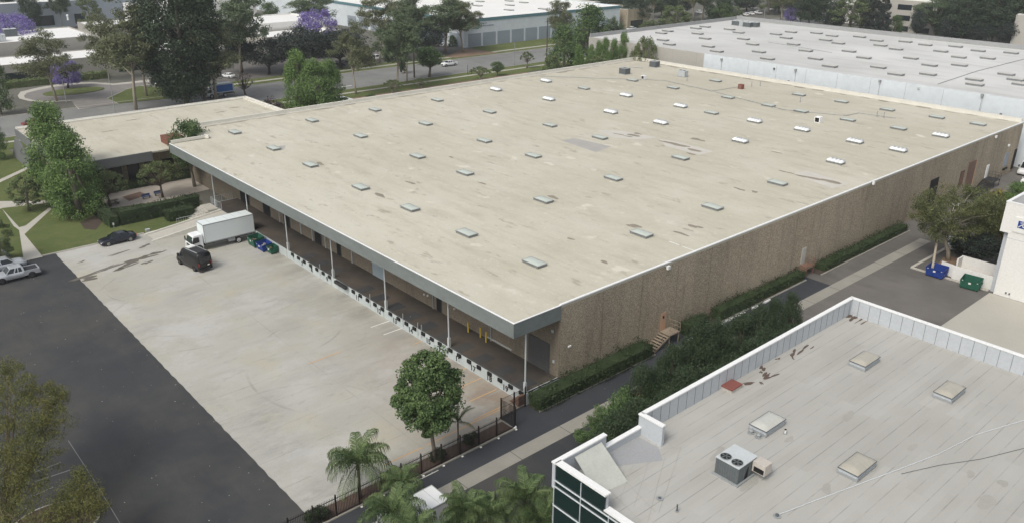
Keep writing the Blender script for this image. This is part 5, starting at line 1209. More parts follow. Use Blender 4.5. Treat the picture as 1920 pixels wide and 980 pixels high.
# big sycamore-like tree by the bins: leaning, forked, pale bark
def sycamore():
    p = at(1778, 489); e = empty('sycamore_tree', p, 0, 'wide leaning tree with pale forked bark over the bins and parking', 'tree')
    d = depth(p.x, p.y, 6)/FPX; H = height_for(p.x, p.y, 338); right = Vector((RGT.x, RGT.y, 0)).normalized(); fw = Vector((FWD.x, FWD.y, 0)).normalized()
    def P(du, dv, dd=0): return right*(du*d)+fw*dd+Vector((0, 0, max(.2, (489-dv)*d*1.03)))
    m = MB(); top = P(-8, 420)
    m.tube([(0, 0, -.1), P(-4, 470), P(-14, 450), P(-22, 425), P(-5, 395), P(4, 370)], [.34, .28, .24, .20, .14, .05], 8)
    g = at(1746, 512)-p; g.z = 0
    m.tube([g, g+Vector((0, 0, 1.2)), P(-30, 445), P(-24, 428)], [.22, .18, .16, .14], 8)
    r = random.Random(8); Pn = []; Rn = []
    for i in range(260):
        a, q = r.uniform(0, 6.283), r.uniform(.1, 1)**.6; du, dv = 84*q*math.cos(a), 50*q*math.sin(a)
        cv = 398+dv+(.22*du if False else 0); 
        if cv < 352 and abs(du) > 45: cv += 22
        if cv > 440 and du > 10: cv -= 25
        Pn.append(P(du+6, cv, r.uniform(-4.0, 4.0)*math.sqrt(max(0, 1-q*q*.6)))); Rn.append(r.uniform(.55, 1.15))
    for i in range(12):
        q = Pn[i*9]; s = P(*( (-16, 440), (-20, 424), (-6, 398))[i % 3]); mid = s.lerp(q, .5)+Vector((0, 0, .5)); m.tube([s, mid, q], [.11, .07, .02], 5, False)
    m.build('trunk', 'bark_pale', e, True)
    crown_obj('crown', e, np.array([tuple(q) for q in Pn]), np.array(Rn), 130, .20, 'leaf_sycamore', 5, inner=.0)
sycamore()
# round ficus by the fence in front of the dock
def fence_tree():
    p = at(816, 863); p.z = 0; e = empty('round_tree', p, 0, 'full round green tree growing behind the iron fence before the loading dock', 'tree')
    H = height_for(p.x, p.y, 648); d = depth(p.x, p.y, 5)/FPX; Wd = 142*d; r = random.Random(3); P = []; Rr = []
    zc, hz = H*.615, H*.385
    sh = RGT*(-.35)
    while len(P) < 190:
        a, c, q = r.uniform(0, 6.283), r.uniform(-1, 1), r.uniform(.35, 1)**.5; s = math.sqrt(1-c*c); k = Wd/2*.88*(1+.11*math.sin(3*a+1+2*c)+.08*math.sin(5*a+4*c))*(1.0 if c > -.5 else .88)
        P.append((k*q*s*math.cos(a)+sh.x, k*q*s*math.sin(a)+sh.y, zc+hz*.90*c*q)); Rr.append(Wd*r.uniform(.05, .13))
    low = RGT*(-.75); P += [(low.x*k, low.y*k, H*.255-.15*k) for k in (.7, 1.0)]; Rr += [Wd*.06]*2
    m = MB(); tp = Vector((RGT.x*-.35, RGT.y*-.35, H*.36)); m.tube([(0, 0, -.1), (tp.x*.3, tp.y*.3, H*.14), tuple(tp), (tp.x, tp.y, H*.6)], [.22, .17, .15, .08], 9)
    for i in range(0, 190, 12):
        q = Vector(P[i]); s = tp; m.tube([s, s.lerp(q, .5)+Vector((0, 0, -.1)), q], [.09, .06, .02], 5, False)
    m.build('trunk', 'bark_grey', e, True); crown_obj('crown', e, np.array(P), np.array(Rr), 175, .19, 'leaf_ficus', 7, aspect=.7, inner=.3)
fence_tree()
# feathery tree in the bottom-left corner
def corner_tree():
    for (name, u0, v0, zt, lbl, lobes, tr) in (
        ('feathery_tree', 22, 1030, 0, 'large feathery olive tree filling the bottom left corner', [(20, 720, 45), (75, 735, 40), (40, 790, 62), (100, 790, 34), (10, 850, 60), (70, 850, 52), (112, 740, 20), (0, 920, 60), (55, 910, 40), (-50, 800, 70), (-60, 900, 70), (15, 690, 22), (40, 970, 40), (30, 750, 50), (60, 820, 55), (25, 880, 50), (95, 760, 26)], .2),
        ('feathery_tree', 150, 1060, 0, 'smaller feathery olive tree beside the round kerbed island, bottom left', [(140, 920, 34), (165, 930, 32), (125, 945, 32), (150, 965, 34), (180, 950, 20), (110, 970, 26), (150, 890, 16)], .14)):
        p = at(u0, v0); e = empty(name, p, 0, lbl, 'tree'); r = random.Random(u0); P = []; Rr = []; wood = MB()
        H = 9.5 if u0 < 100 else 6.0
        for (u, v, s) in lobes:
            zz = H*(.92-(v-(690 if u0 < 100 else 890))/(420 if u0 < 100 else 300)*.62)
            c = at(u, v, zz)-Vector((p.x, p.y, 0)); k = depth(*at(u, v, zz))/FPX
            n = int(s*1.0)+5
            for i in range(n):
                d = Vector((r.gauss(0, 1), r.gauss(0, 1), r.gauss(0, .8))); d.normalize(); d *= s*k*r.uniform(.1, 1)**.6; P.append(tuple(c+d)); Rr.append(r.uniform(.3, .7))
            wood.tube([(0, 0, H*.18), (c.x*.35, c.y*.35, H*.38+c.z*.1), (c.x*.8, c.y*.8, c.z*.85), tuple(c)], [tr*.5, tr*.4, tr*.25, tr*.08], 6, False)
        wood.tube([(0, 0, -.1), (.1, .05, H*.1), (0, 0, H*.2)], [tr*1.2, tr, tr*.8], 8); wood.build('trunk', 'bark_brown', e, True)
        crown_obj('crown', e, np.array(P), np.array(Rr), 75, .13, 'leaf_feather', 13+u0, aspect=.35, inner=.05)
corner_tree()
# rows of shrub trees between the gutter strip and the near building
hr = [(1488, 552, 36, 'pine0'), (1458, 566, 44, 'pine1'), (1425, 575, 50, 'pine0'), (1392, 592, 60, 'pine1'), (1350, 602, 60, 'pine0'), (1318, 606, 62, 'pine1'), (1290, 640, 60, 'pine0'), (1262, 655, 54, 'pine1'), (1236, 690, 56, 'pine0'), (1205, 690, 60, 'pine1'), (1180, 712, 64, 'pinel0')]
hl = ['farthest dark shrub tree of the row along the near building, by the gutter strip', 'second farthest dark shrub tree of the row along the near building', 'third farthest dark shrub tree of the row along the near building', 'fourth from the far end of the dark shrub tree row', 'fifth from the far end of the dark shrub tree row', 'sixth from the far end of the dark shrub tree row',
      'seventh from the far end of the dark shrub tree row', 'eighth from the far end of the dark shrub tree row', 'ninth from the far end of the dark shrub tree row', 'nearest dark shrub tree of the row by the parapet step', 'light spiky shrub at the near end of the dark row']
for i, ((u, vt, w_, k), lb) in enumerate(zip(hr, hl)):
    y = 39.6-.25*(i % 3); x, z = ony(u, vt, y); put_tree(k, x, y, z*1.08, w_*depth(x, y, 3)/FPX*1.65, lb, group='shrub trees along the near building')
for i in range(9):
    x = 43+i*3.2; put_tree(f'pine{i%2}', x, 36.0+(i % 2)*.6, 8.4-(i % 3)*.5, 6.4, 'second row dark shrub tree against the near parapet, '+['closest to the glass corner', 'second', 'third', 'fourth', 'fifth', 'sixth', 'seventh', 'eighth', 'last'][i]+' in line', group='shrub trees in the second row')
for i, (u, v, s, lb) in enumerate(((1150, 800, 2.6, 'bright spiky shrub behind the step of the near parapet'), (1128, 776, 2.6, 'spiky shrub overhanging the gutter strip'), (1180, 770, 3.4, 'spiky shrub against the parapet step wall'), (1100, 810, 2.2, 'low feathery shrub on the gutter strip edge'), (1216, 740, 3.2, 'spiky shrub between dark trees and parapet'))):
    p = at(u, v, s*.6); put_tree(f'pinel{i%2}', p.x, p.y, s*1.1, s*1.15, lb)

# hedges: leafy boxes
def hedge(name, label, x0, x1, y0, y1, h, dens=26, leaf=.15, mat='leaf_hedge', lump=.12, seed=1, cat='hedge', tone=None):
    """clipped hedge: leaf faces over a lumpy box with woody inside"""
    rg = np.random.default_rng(seed); A = 2*(x1-x0)*h+2*(y1-y0)*h+(x1-x0)*(y1-y0); n = int(A*dens); L_ = []
    t = rg.random(n)*A; a1, a2, a3 = 2*(x1-x0)*h, 2*(x1-x0)*h+2*(y1-y0)*h, A
    q1, q2, sg = rg.random(n), rg.random(n), rg.random(n) < .5
    X = np.where(t < a1, x0+q1*(x1-x0), np.where(t < a2, np.where(sg, x0, x1), x0+q1*(x1-x0)))
    Y_ = np.where(t < a1, np.where(sg, y0, y1), np.where(t < a2, y0+q1*(y1-y0), y0+q2*(y1-y0)))
    Zz = np.where(t < a2, .05+q2*(h-.05), h)
    lm = lump*(np.sin(X*1.9+seed)+np.sin(Y_*2.3+X*.7)+np.sin(X*4.1+Zz*2))*.6
    Zz = Zz+np.where(t >= a2, lm*1.3, 0); cx, cy = (x0+x1)/2, (y0+y1)/2
    X = X+np.sign(X-cx)*lm*.5+rg.normal(0, .11, n); Y_ = Y_+np.sign(Y_-cy)*lm*.5+rg.normal(0, .11, n); Zz = Zz+rg.normal(0, .10, n)
    me = leaf_mesh(name, np.array([[cx, cy, h*.5]]), np.array([.2]), 1, leaf, mat, seed, aspect=.6, extra=np.stack([X, Y_, np.maximum(Zz, .02)], 1))
    e = empty(name, (0, 0, 0), 0, label, cat); o = bpy.data.objects.new('foliage', me); C.objects.link(o); o.parent = e
    MB().box(x0+.12, x1-.12, y0+.12, y1-.12, .02, h-.14).build('branches', mat, e); return e
hedge('hedge', 'long clipped dark hedge along the wall corner below the dock end', 46.9, 63.7, 48.95, 50.8, 1.5, 75, .16, seed=2, lump=.3)
hedge('hedge', 'short dark hedge just right of the tan steps', 70.2, 74.4, 49.4, 50.7, 1.5, 60, .17, seed=3, lump=.25)
hedge('hedge', 'dark hedge in the middle of the brown wall behind the shrub trees', 76.2, 84.5, 49.2, 50.6, 1.5, 55, .18, seed=4, lump=.25)
hedge('hedge', 'dark hedge left of the rusty steps', 85.5, 95.2, 49.4, 50.7, 1.2, 50, .18, seed=5, lump=.22)
hedge('hedge', 'long low hedge beyond the rusty steps', 99.5, 124.0, 49.0, 50.5, .95, 50, .18, seed=6, lump=.16)
p0, p1 = at(190, 405), at(392, 392)
hedge('hedge', 'tall clipped hedge round the courtyard before the ramp', 33.5, 46.0, 128.4, 130.2, 2.3, 26, .22, seed=7, lump=.1)
hedge('hedge', 'clipped hedge returning along the left side of the courtyard', 31.8, 33.4, 128.4, 141, 1.8, 26, .22, seed=8, lump=.1)
hedge('hedge', 'square clipped shrub in front of the courtyard hedge', 39.6, 43.8, 125.2, 127.4, 1.7, 30, .22, seed=9, lump=.15)
hedge('hedge', 'low hedge under the courtyard side of the annex', 36, 52, 146.2, 148, 1.4, 20, .24, seed=10)
p = at(75, 158); hedge('hedge', 'flowering pale hedge before the low beige office', 45, 72, 259.5, 263, 1.8, 14, .35, 'leaf_patio', seed=11)
for i, (u, v, lb) in enumerate(((741, 895, 'round dark bush in the mulch bed below the round tree'), (823, 852, 'round dark bush at the foot of the round tree'), (888, 822, 'round dark bush in the mulch bed near the gate'), (590, 968, 'dark bush in the mulch bed at the fence corner'), (605, 965, 'second dark bush at the fence corner'))):
    p = at(u, v, .6); put_tree(f'bush{i%2}', p.x, 49.45, 1.25, 1.7, lb, group='round bushes in the mulch bed')

# palms
def palm_mesh(seed, n=17, L_=2.6, droop=1.0, leaflet=.55, dens=30, up=.55):
    r = random.Random(seed); V = []; F = []; st = MB()
    for i in range(n):
        a = i*2.399+r.uniform(-.25, .25); el = up+.75-(i/n)*1.25+r.uniform(-.12, .12); l = L_*r.uniform(.85, 1.1)
        pts = []; p = Vector((0, 0, 0)); e = el; seg = 9
        for s in range(seg+1):
            pts.append(p.copy()); d = Vector((math.cos(a)*math.cos(e), math.sin(a)*math.cos(e), math.sin(e))); p = p+d*l/seg; e -= droop*1.55/seg*(.5+s/seg)
        st.tube(pts, [.045*(1-.85*s/seg) for s in range(seg+1)], 4, False)
        side = Vector((-math.sin(a), math.cos(a), 0))
        for k in range(dens):
            t = .12+.88*k/dens; j = min(seg-1, int(t*seg)); f = t*seg-j; q = pts[j].lerp(pts[j+1], f); fw = (pts[j+1]-pts[j]).normalized(); up_ = side.cross(fw)
            ll = leaflet*(math.sin(math.pi*min(1, .15+.85*t))**.5)*r.uniform(.8, 1.15)
            for sg in (-1, 1):
                d = (side*sg*.9+fw*.55+up_*r.uniform(-.1, .35)*(-1 if up_.z < 0 else 1)).normalized(); m1 = q+d*ll*.5; tip = q+d*ll*.75+Vector((0, 0, -ll*.85)); wv = fw*.017+Vector((0, 0, .008))
                o = len(V); V += [tuple(q-wv), tuple(m1-wv*1.3), tuple(tip), tuple(m1+wv*1.3), tuple(q+wv)]; F.append((o, o+1, o+2, o+3, o+4))
    me = bpy.data.meshes.new('palm_crown'); o = len(V); V += st.v; F += [tuple(x+o for x in f) for f in st.f]; me.from_pydata(V, [], F); me.materials.append(M['leaf_palm']); me.update(); return me
PM = [palm_mesh(1, 18, 2.9, 1.25, .85, 42), palm_mesh(2, 17, 2.7, 1.3, .8, 40), palm_mesh(3, 8, 2.1, .85, .30, 22, .75)]
def palm(x, y, h, k, s, label, lean=(0, 0), rz=0, tr=.13):
    e = empty('palm_tree', (x, y, 0), rz, label, 'palm tree')
    m = MB(); pts = [(lean[0]*t, lean[1]*t, h*t-.05) for t in (0, .2, .4, .6, .8, .92, 1.0)]; m.tube(pts, [tr*1.25, tr, tr*.95, tr*.9, tr, tr*1.25, tr*.5], 9); m.build('trunk', 'bark_brown', e, True)
    c = bpy.data.objects.new('crown', PM[k]); C.objects.link(c); c.parent = e; c.location = (lean[0], lean[1], h-.1); c.scale = (s, s, s); return e
p = at(676, 934); h = height_for(p.x, p.y, 868); palm(p.x, p.y, h, 0, 1.2, 'feather palm with a full drooping crown behind the iron fence', rz=.4)
p = at(865, 851); h = height_for(p.x, p.y, 792); palm(p.x, 49.1, h, 2, 1.0, 'thin sparse feather palm right of the round fence tree', rz=1.0, tr=.07)
for i, (u, v, z, s, k, lb) in enumerate(((735, 962, 4.3, 1.05, 0, 'feather palm crown in front of the fence at the bottom'), (752, 905, 3.2, .8, 1, 'feather palm spreading over the alley below the round tree'), (872, 955, 4.4, .95, 1, 'feather palm behind the white truck roof'), (985, 935, 4.6, 1.05, 0, 'feather palm nearest the glass corner'),
                                      (915, 965, 4.2, .95, 1, 'feather palm between truck and glass corner'), (1015, 975, 4.2, .9, 0, 'feather palm cut by the bottom frame beside the glass'), (775, 1000, 4.4, 1.0, 0, 'feather palm in front of the white truck at the bottom edge'))):
    q = at(u, v, z); palm(q.x, q.y, z, k, s, lb, rz=i*1.3)
q = at(852, 930, 3.6); put_tree('cyp0', q.x, q.y, 4.4, 2.0, 'small upright fir like shrub beside the white truck roof')

# ------------------------------------------------------------------ vehicles
def wheel(parent, x, y, r, wd, rim='rim_metal'):
    w_ = MB(); w_.tube([(0, -wd/2, 0), (0, -wd/2+.03, 0), (0, wd/2-.03, 0), (0, wd/2, 0)], [r*.93, r, r, r*.93], 20)
    o = w_.build('wheel', 'rubber', parent, True); o.location = (x, y, r)
    sg = -1 if y < 0 else 1; h = MB(); h.tube([(0, sg*(wd/2-.01), 0), (0, sg*(wd/2+.012), 0)], r*.64, 16); h.build('rim', rim, o)
    g = MB()
    for k in range(5): a = k*1.2566+.5; g.hexa([(r*.2*math.cos(a-.5), sg*(wd/2+.014), r*.2*math.sin(a-.5)), (r*.55*math.cos(a-.25), sg*(wd/2+.014), r*.55*math.sin(a-.25)), (r*.55*math.cos(a+.25), sg*(wd/2+.014), r*.55*math.sin(a+.25)), (r*.2*math.cos(a+.5), sg*(wd/2+.014), r*.2*math.sin(a+.5))],
                                      [(r*.2*math.cos(a-.5), sg*(wd/2+.018), r*.2*math.sin(a-.5)), (r*.55*math.cos(a-.25), sg*(wd/2+.018), r*.55*math.sin(a-.25)), (r*.55*math.cos(a+.25), sg*(wd/2+.018), r*.55*math.sin(a+.25)), (r*.2*math.cos(a+.5), sg*(wd/2+.018), r*.2*math.sin(a+.5))])
    g.build('spoke_gap', 'plastic_dark', o)
def section(x, hw, z0, z1, crown=.03, tuck=.9):
    return [(x, -hw*tuck, z0), (x, -hw, z0+(z1-z0)*.28), (x, -hw, z0+(z1-z0)*.62), (x, -hw*.955, z1-.02), (x, -hw*.80, z1+crown*.6), (x, 0, z1+crown), (x, hw*.80, z1+crown*.6), (x, hw*.955, z1-.02), (x, hw, z0+(z1-z0)*.62), (x, hw, z0+(z1-z0)*.28), (x, hw*tuck, z0)]
CARS = {
 # L, W, H, belt profile [(x, hw_factor, z0, ztop)], cabin [(x_base, x_roof)...], wheelbase, wheel r
 'sedan': dict(L=5.0, W=1.9, prof=[(2.5,.74,.32,.55),(2.40,.86,.22,.68),(2.1,.95,.2,.80),(1.0,1,.2,.93),(.2,1,.2,.95),(-1.4,1,.2,.98),(-2.0,.97,.22,1.02),(-2.4,.88,.28,.98),(-2.5,.8,.4,.85)], cab=[1.05,.25,-1.05,-1.85], top=1.45, belt=.94, wb=(1.52,-1.53), wr=.36),
 'suv': dict(L=4.8, W=1.95, prof=[(2.4,.78,.4,.72),(2.3,.9,.3,.92),(1.9,.97,.26,1.02),(.95,1,.25,1.08),(-1.8,1,.25,1.12),(-2.3,.94,.3,1.12),(-2.4,.86,.42,1.0)], cab=[1.0,.3,-1.75,-2.25], top=1.75, belt=1.08, wb=(1.42,-1.42), wr=.38),
 'hatch': dict(L=4.3, W=1.8, prof=[(2.15,.76,.34,.62),(2.05,.88,.24,.76),(1.6,.96,.22,.88),(.85,1,.2,.95),(-1.6,1,.2,1.0),(-2.05,.92,.26,.98),(-2.15,.82,.4,.86)], cab=[.95,.2,-1.35,-2.0], top=1.5, belt=.95, wb=(1.3,-1.3), wr=.33),
 'pickup': dict(L=5.5, W=1.92, prof=[(2.75,.78,.45,.80),(2.65,.92,.36,1.02),(2.2,.98,.34,1.10),(1.2,1,.34,1.14),(.9,1,.34,1.15),(-.8,1,.34,1.15),(-.85,1,.34,1.15)], cab=[1.2,.55,-.75,-.85], top=1.78, belt=1.14, wb=(1.75,-1.75), wr=.40)}
def make_car(kind, paint, name, rim='rim_metal'):
    c = CARS[kind]; e = empty(name); hw = c['W']/2
    b = MB(); b.loft([section(x, hw*k, z0, z1) for x, k, z0, z1 in c['prof']])
    body = b.build('body', paint, e, True)
    if kind == 'pickup':
        q = MB(); q.box(-2.72, -.86, -hw, -hw+.10, .50, 1.13); q.box(-2.72, -.86, hw-.10, hw, .50, 1.13); q.box(-2.75, -2.62, -hw+.1, hw-.1, .5, 1.12); q.build('bed', paint, e, bevel=.02)
        MB().box(-2.6, -.87, -hw+.1, hw-.1, .52, .72).build('bed_floor', 'bed_liner', e); MB().box(-2.6, -.87, -hw+.12, hw-.12, .722, 1.05).build('bed_cover', 'bed_liner', e)
        MB().box(-2.86, -2.752, -hw*.95, hw*.95, .45, .62).build('bumper', 'rim_metal', e)
    x0, x1, x2, x3 = c['cab']; zb, zt = c['belt'], c['top']; wb_, wt = hw*.93, hw*.72
    def ring(z, xf, xr, w_): return [(xf, -w_, z), (xf, w_, z), (xr, w_, z), (xr, -w_, z)]
    g = MB(); g.loft([ring(zb-.03, x0, x3, wb_), ring(zt-.07, x1+.04, x2-.04, wt)]); gl = g.build('windows', 'car_glass', e)
    rf = MB(); rf.loft([ring(zt-.085, x1+.10, x2-.12, wt+.015), ring(zt-.03, x1, x2, wt*.97), ring(zt, x1-.25, x2+.25, wt*.75)]); 
    pl = rf
    for sg in (-1, 1):
        for (xa, xb, wd) in ((x0, x1+.02, .06), ((x0+x3)/2+.05, (x1+x2)/2+.05, .07), (x3, x2-.02, .12), ((x2+x3)/2+.55, x2+.45, .05)):
            pl.hexa([(xa-wd, sg*(wb_+.004), zb-.02), (xa+wd, sg*(wb_+.004), zb-.02), (xa+wd, sg*(wb_-.03), zb-.02), (xa-wd, sg*(wb_-.03), zb-.02)], [(xb-wd, sg*(wt+.012), zt-.06), (xb+wd, sg*(wt+.012), zt-.06), (xb+wd, sg*(wt-.03), zt-.06), (xb-wd, sg*(wt-.03), zt-.06)])
    pl.build('cabin_frame', paint, e)
    L_ = c['L']/2; xf = c['prof'][0][0]; zf = c['prof'][1][3]
    for sg in (-1, 1):
        MB().box(xf-.22, xf-.02, sg*hw*.58, sg*hw*.86, zf-.18, zf-.04).build('headlight', 'light_clear', e, bevel=.02)
        zr = .85 if kind != 'pickup' else .8
        MB().box(-L_-.005, -L_+.10, sg*hw*.60, sg*hw*.88, zr-.10, zr+.10).build('tail_light', 'light_red', e, bevel=.02)
        MB().box(x0-.25, x0-.08, sg*(hw+.02), sg*(hw+.18), zb-.02, zb+.12).build('mirror', paint, e, bevel=.02)
    MB().box(xf-.03, xf+.012, -hw*.5, hw*.5, c['prof'][0][2]+.05, zf-.2).build('grille', 'plastic_dark', e)
    MB().box(-L_-.02, -L_+.02, -.17, .17, .55, .68).build('number_plate', 'plate_white', e)
    for x in c['wb']:
        for sg in (-1, 1):
            a = MB(); a.tube([(x, sg*(hw-.20), c['wr']), (x, sg*(hw+.006), c['wr'])], c['wr']*1.16, 18); a.build('wheel_arch', 'plastic_dark', e)
            wheel(e, x, sg*(hw-.09), c['wr'], .23, rim)
    return e
def place(e, x, y, rz, label, cat, group=None, z=0):
    e.location = (x, y, z); e.rotation_euler = (0, 0, rz); return tag(e, label, cat, group)
sed = make_car('sedan', 'paint_navy', 'parked_car', 'rim_metal'); place(sed, 30.9, 121.85, math.pi, 'dark navy sedan parked along the lawn kerb', 'car')
pk = make_car('pickup', 'paint_silver', 'pickup_truck', 'rim_dark'); place(pk, 16.6, 116.9, math.pi, 'silver pickup truck with dark bed cover at the left edge', 'pickup truck')
sv_ = make_car('suv', 'paint_silver', 'parked_car'); place(sv_, 16.3, 121.0, 0.02, 'silver estate car between the pickup and the lawn kerb', 'car')
g_ = make_car('suv', 'paint_grey', 'parked_car'); place(g_, 15.3, 125.6, 0.0, 'grey green car half hidden under the tree at the left edge', 'car')
rd = make_car('sedan', 'paint_red', 'parked_car'); q = at(61, 237); place(rd, q.x+.5, q.y, 0.05, 'dark red car on the road behind the annex', 'car')
wsed = make_car('sedan', 'paint_white', 'parked_car'); wsuv = make_car('suv', 'paint_white', 'parked_car'); wpk = make_car('pickup', 'paint_white', 'pickup_truck'); bsed = make_car('sedan', 'paint_black', 'parked_car'); grn = make_car('sedan', 'paint_green', 'parked_car'); wh_ = make_car('hatch', 'paint_white', 'parked_car')
first = set()
def car(src, u, v, rz, label, cat='car', group=None):
    e = src if src.name not in first else copy_tree(src)
    first.add(src.name); q = at(u, v); return place(e, q.x, q.y, rz, label, cat, group)
car(wpk, 842, 124, math.pi, 'white pickup driving on the road beside the round street tree', 'pickup truck')
car(wsuv, 309, 160, 0, 'white car parked at the mouth of the turning circle drive')
G1 = 'cars parked under the far trees'
for i, (s, u, v, lb) in enumerate(((wh_, 690, 112, 'pale car first in the row under the ficus'), (wsuv, 703, 112, 'white car under the ficus beside a pale trunk'), (wsed, 722, 110, 'white car behind the thickest pale trunk'), (wsed, 733, 104, 'white car in the second line right of the pale trunk'), (wh_, 740, 110, 'white hatchback right of the pale trunk'), (bsed, 668, 116, 'black car in shade under the ficus'),
     (bsed, 652, 118, 'black car deeper in shade under the ficus'), (grn, 784, 98, 'green and white car beyond the black pole'), (wsed, 830, 88, 'white car behind the bank trees'), (wsed, 428, 146, 'white car behind the blue truck'), (bsed, 634, 122, 'dark car at the left end of the shaded row'))):
    car(s, u, v, rad(88+i*2), lb, group=G1)
car(wsuv, 645, 194, 0.1, 'white car showing behind the long parapet beside the bright trees')
car(bsed, 112, 60, 2.0, 'dark blue car far behind the white roofs at top left'); car(bsed, 566, 48, 2.4, 'black car beside the purple jacaranda')
car(wsuv, 1180, 48, .2, 'white car by the brown canopy building'); car(wpk, 1184, 58, .2, 'white pickup roof near the brown canopy building', 'pickup truck')
G2 = 'cars parked along the far lawn'
for s, u, v, lb in ((wsuv, 1386, 32, 'white car first from the left by the far lawn'), (wh_, 1398, 30, 'white hatchback second by the far lawn'), (wsed, 1408, 28, 'white car third by the far lawn'), (wpk, 1421, 27, 'white pickup in the row by the far lawn'), (wsed, 1412, 17, 'white car in the back row of the far lot'), (wpk, 1406, 16, 'white pickup in the back row of the far lot'), (wsuv, 1447, 20, 'white car alone at the right of the far lot'), (wsuv, 1310, 26, 'white car glimpsed between pale trunks'), (wsed, 1486, 42, 'white car under the small far jacaranda')):
    car(s, u, v, rad(60), lb, 'pickup truck' if s is wpk else 'car', G2)
car(wsuv, 1930, 345, math.pi, 'white car at the right edge near the end of the brown wall')
car(bsed, 1745, 462+8, 1.7, 'dark car under the leaning tree by the parking') if False else None
for s, u, v, lb in ((wsed, 1786, 462, 'white car under the crown of the leaning tree'), (bsed, 1808, 470, 'black car beside the white one under the leaning tree'), (wh_, 1796, 398, 'pale car seen through the leaning tree')):
    car(s, u, v, rad(20), lb)

def box_truck(name, loc, rz, label, box='truck_box', cab='paint_white', Lb=7.4, Wb=2.45, Hb=3.85, zb=1.12, side=None):
    """cab-over truck; x forward, origin at the rear of the box"""
    e = empty(name, loc, rz, label, 'box truck'); hw = Wb/2
    b = MB().box(0, Lb, -hw, hw, zb, Hb).build('cargo_box', box, e)
    if side: MB().box(.25, Lb-.25, -hw-.02, -hw-.003, zb+.25, Hb-.25).build('side_panel', side, b); MB().box(.25, Lb-.25, hw+.003, hw+.02, zb+.25, Hb-.25).build('side_panel', side, b)
    q = MB()
    for y in (-hw-.02, hw-.04): q.box(-.02, Lb+.02, y, y+.06, Hb-.10, Hb+.03); q.box(-.02, Lb+.02, y, y+.06, zb-.06, zb+.10)
    for x in (-.03, Lb-.03):
        q.box(x, x+.06, -hw+.04, hw-.04, Hb-.10, Hb+.03)
        for y in (-hw-.025, hw-.035): q.box(x, x+.06, y, y+.06, zb+.1, Hb-.1)
    q.build('rail', 'truck_rail', e)
    d = MB()
    for i in range(26): d.box(.2+i*(Lb-.4)/25-.05, .2+i*(Lb-.4)/25+.05, -hw-.026, -hw-.021, zb-.02, zb+.05); d.box(.2+i*(Lb-.4)/25-.05, .2+i*(Lb-.4)/25+.05, hw+.021, hw+.026, zb-.02, zb+.05)
    d.build('rub_rail_slots', 'rubber', b)
    for i in range(1, 6): MB().box(Lb*i/6, Lb*i/6+.02, -hw+.05, hw-.05, Hb+.001, Hb+.012).build('roof_bow', 'truck_rail', b)
    MB().box(-.04, -.005, -hw+.08, hw-.08, zb+.05, Hb-.15).build('rear_door', 'truck_rail', e)
    MB().box(-.1, Lb+2.0, -.45, .45, .62, .92).build('chassis', 'plastic_dark', e)
    MB().box(-.25, -.05, -hw+.1, hw-.1, .50, .62).build('bumper', 'plastic_dark', e)
    for y in (-hw+.25, hw-.37): MB().box(.15, .25, y, y+.12, .35, zb-.06).build('under_run_leg', 'truck_rail', e)
    MB().box(2.9, 4.1, -hw+.08, -hw+.55, .52, .98).build('tool_box', 'truck_rail', e, bevel=.03); MB().box(4.3, 4.6, -hw+.1, -hw+.5, .55, .95).build('fuel_tank', 'truck_rail', e, bevel=.03); MB().box(3.0, 4.0, hw-.55, hw-.08, .52, .98).build('tool_box', 'truck_rail', e, bevel=.03)
    x0 = Lb+.18; cw = 1.06; prof = [(x0, .55), (x0+1.70, .55), (x0+1.80, 1.15), (x0+1.70, 1.42), (x0+1.36, 2.36), (x0+1.20, 2.46), (x0+.05, 2.50), (x0, 2.44)]
    cb = MB(); n = len(prof); cb.add([(x, -cw+(.10 if z > 2 else 0), z) for x, z in prof]+[(x, cw-(.10 if z > 2 else 0), z) for x, z in prof], [list(range(n)), list(range(n, 2*n))[::-1]]+[(i, n+i, n+(i+1) % n, (i+1) % n) for i in range(n)]); cbo = cb.build('cab', cab, e, bevel=.05)
    MB().hexa([(x0+1.70+.012, -cw+.10, 1.45), (x0+1.70+.012, cw-.10, 1.45), (x0+1.69, cw-.10, 1.43), (x0+1.69, -cw+.10, 1.43)], [(x0+1.40, -cw+.17, 2.28), (x0+1.40, cw-.17, 2.28), (x0+1.38, cw-.17, 2.26), (x0+1.38, -cw+.17, 2.26)]).build('windscreen', 'screen_glass', e)
    for sg in (-1, 1):
        MB().hexa([(x0+.55, sg*(cw+.012), 1.50), (x0+1.58, sg*(cw+.012), 1.38), (x0+1.58, sg*(cw-.02), 1.38), (x0+.55, sg*(cw-.02), 1.50)], [(x0+.55, sg*(cw-.055), 2.22), (x0+1.30, sg*(cw-.055), 2.22), (x0+1.30, sg*(cw-.09), 2.22), (x0+.55, sg*(cw-.09), 2.22)]).build('side_window', 'car_glass', e)
        MB().box(x0+1.62, x0+1.76, sg*(cw+.10), sg*(cw+.26), 1.45, 2.05).build('mirror', 'plastic_dark', e, bevel=.02)
        MB().box(x0+1.74, x0+1.83, sg*.55, sg*.95, .80, 1.0).build('headlight', 'light_clear', e)
        MB().box(-.06, -.03, sg*(hw-.25), sg*(hw-.10), .66, .9).build('tail_light', 'light_red', e)
        a = MB(); a.tube([(x0+.72, sg*(cw-.3), .5), (x0+.72, sg*(cw+.01), .5)], .60, 18); a.build('wheel_arch', 'plastic_dark', e)
        wheel(e, x0+.72, sg*(cw-.10), .46, .28, 'paint_white'); wheel(e, 2.5, sg*(hw-.2), .46, .36, 'paint_white')
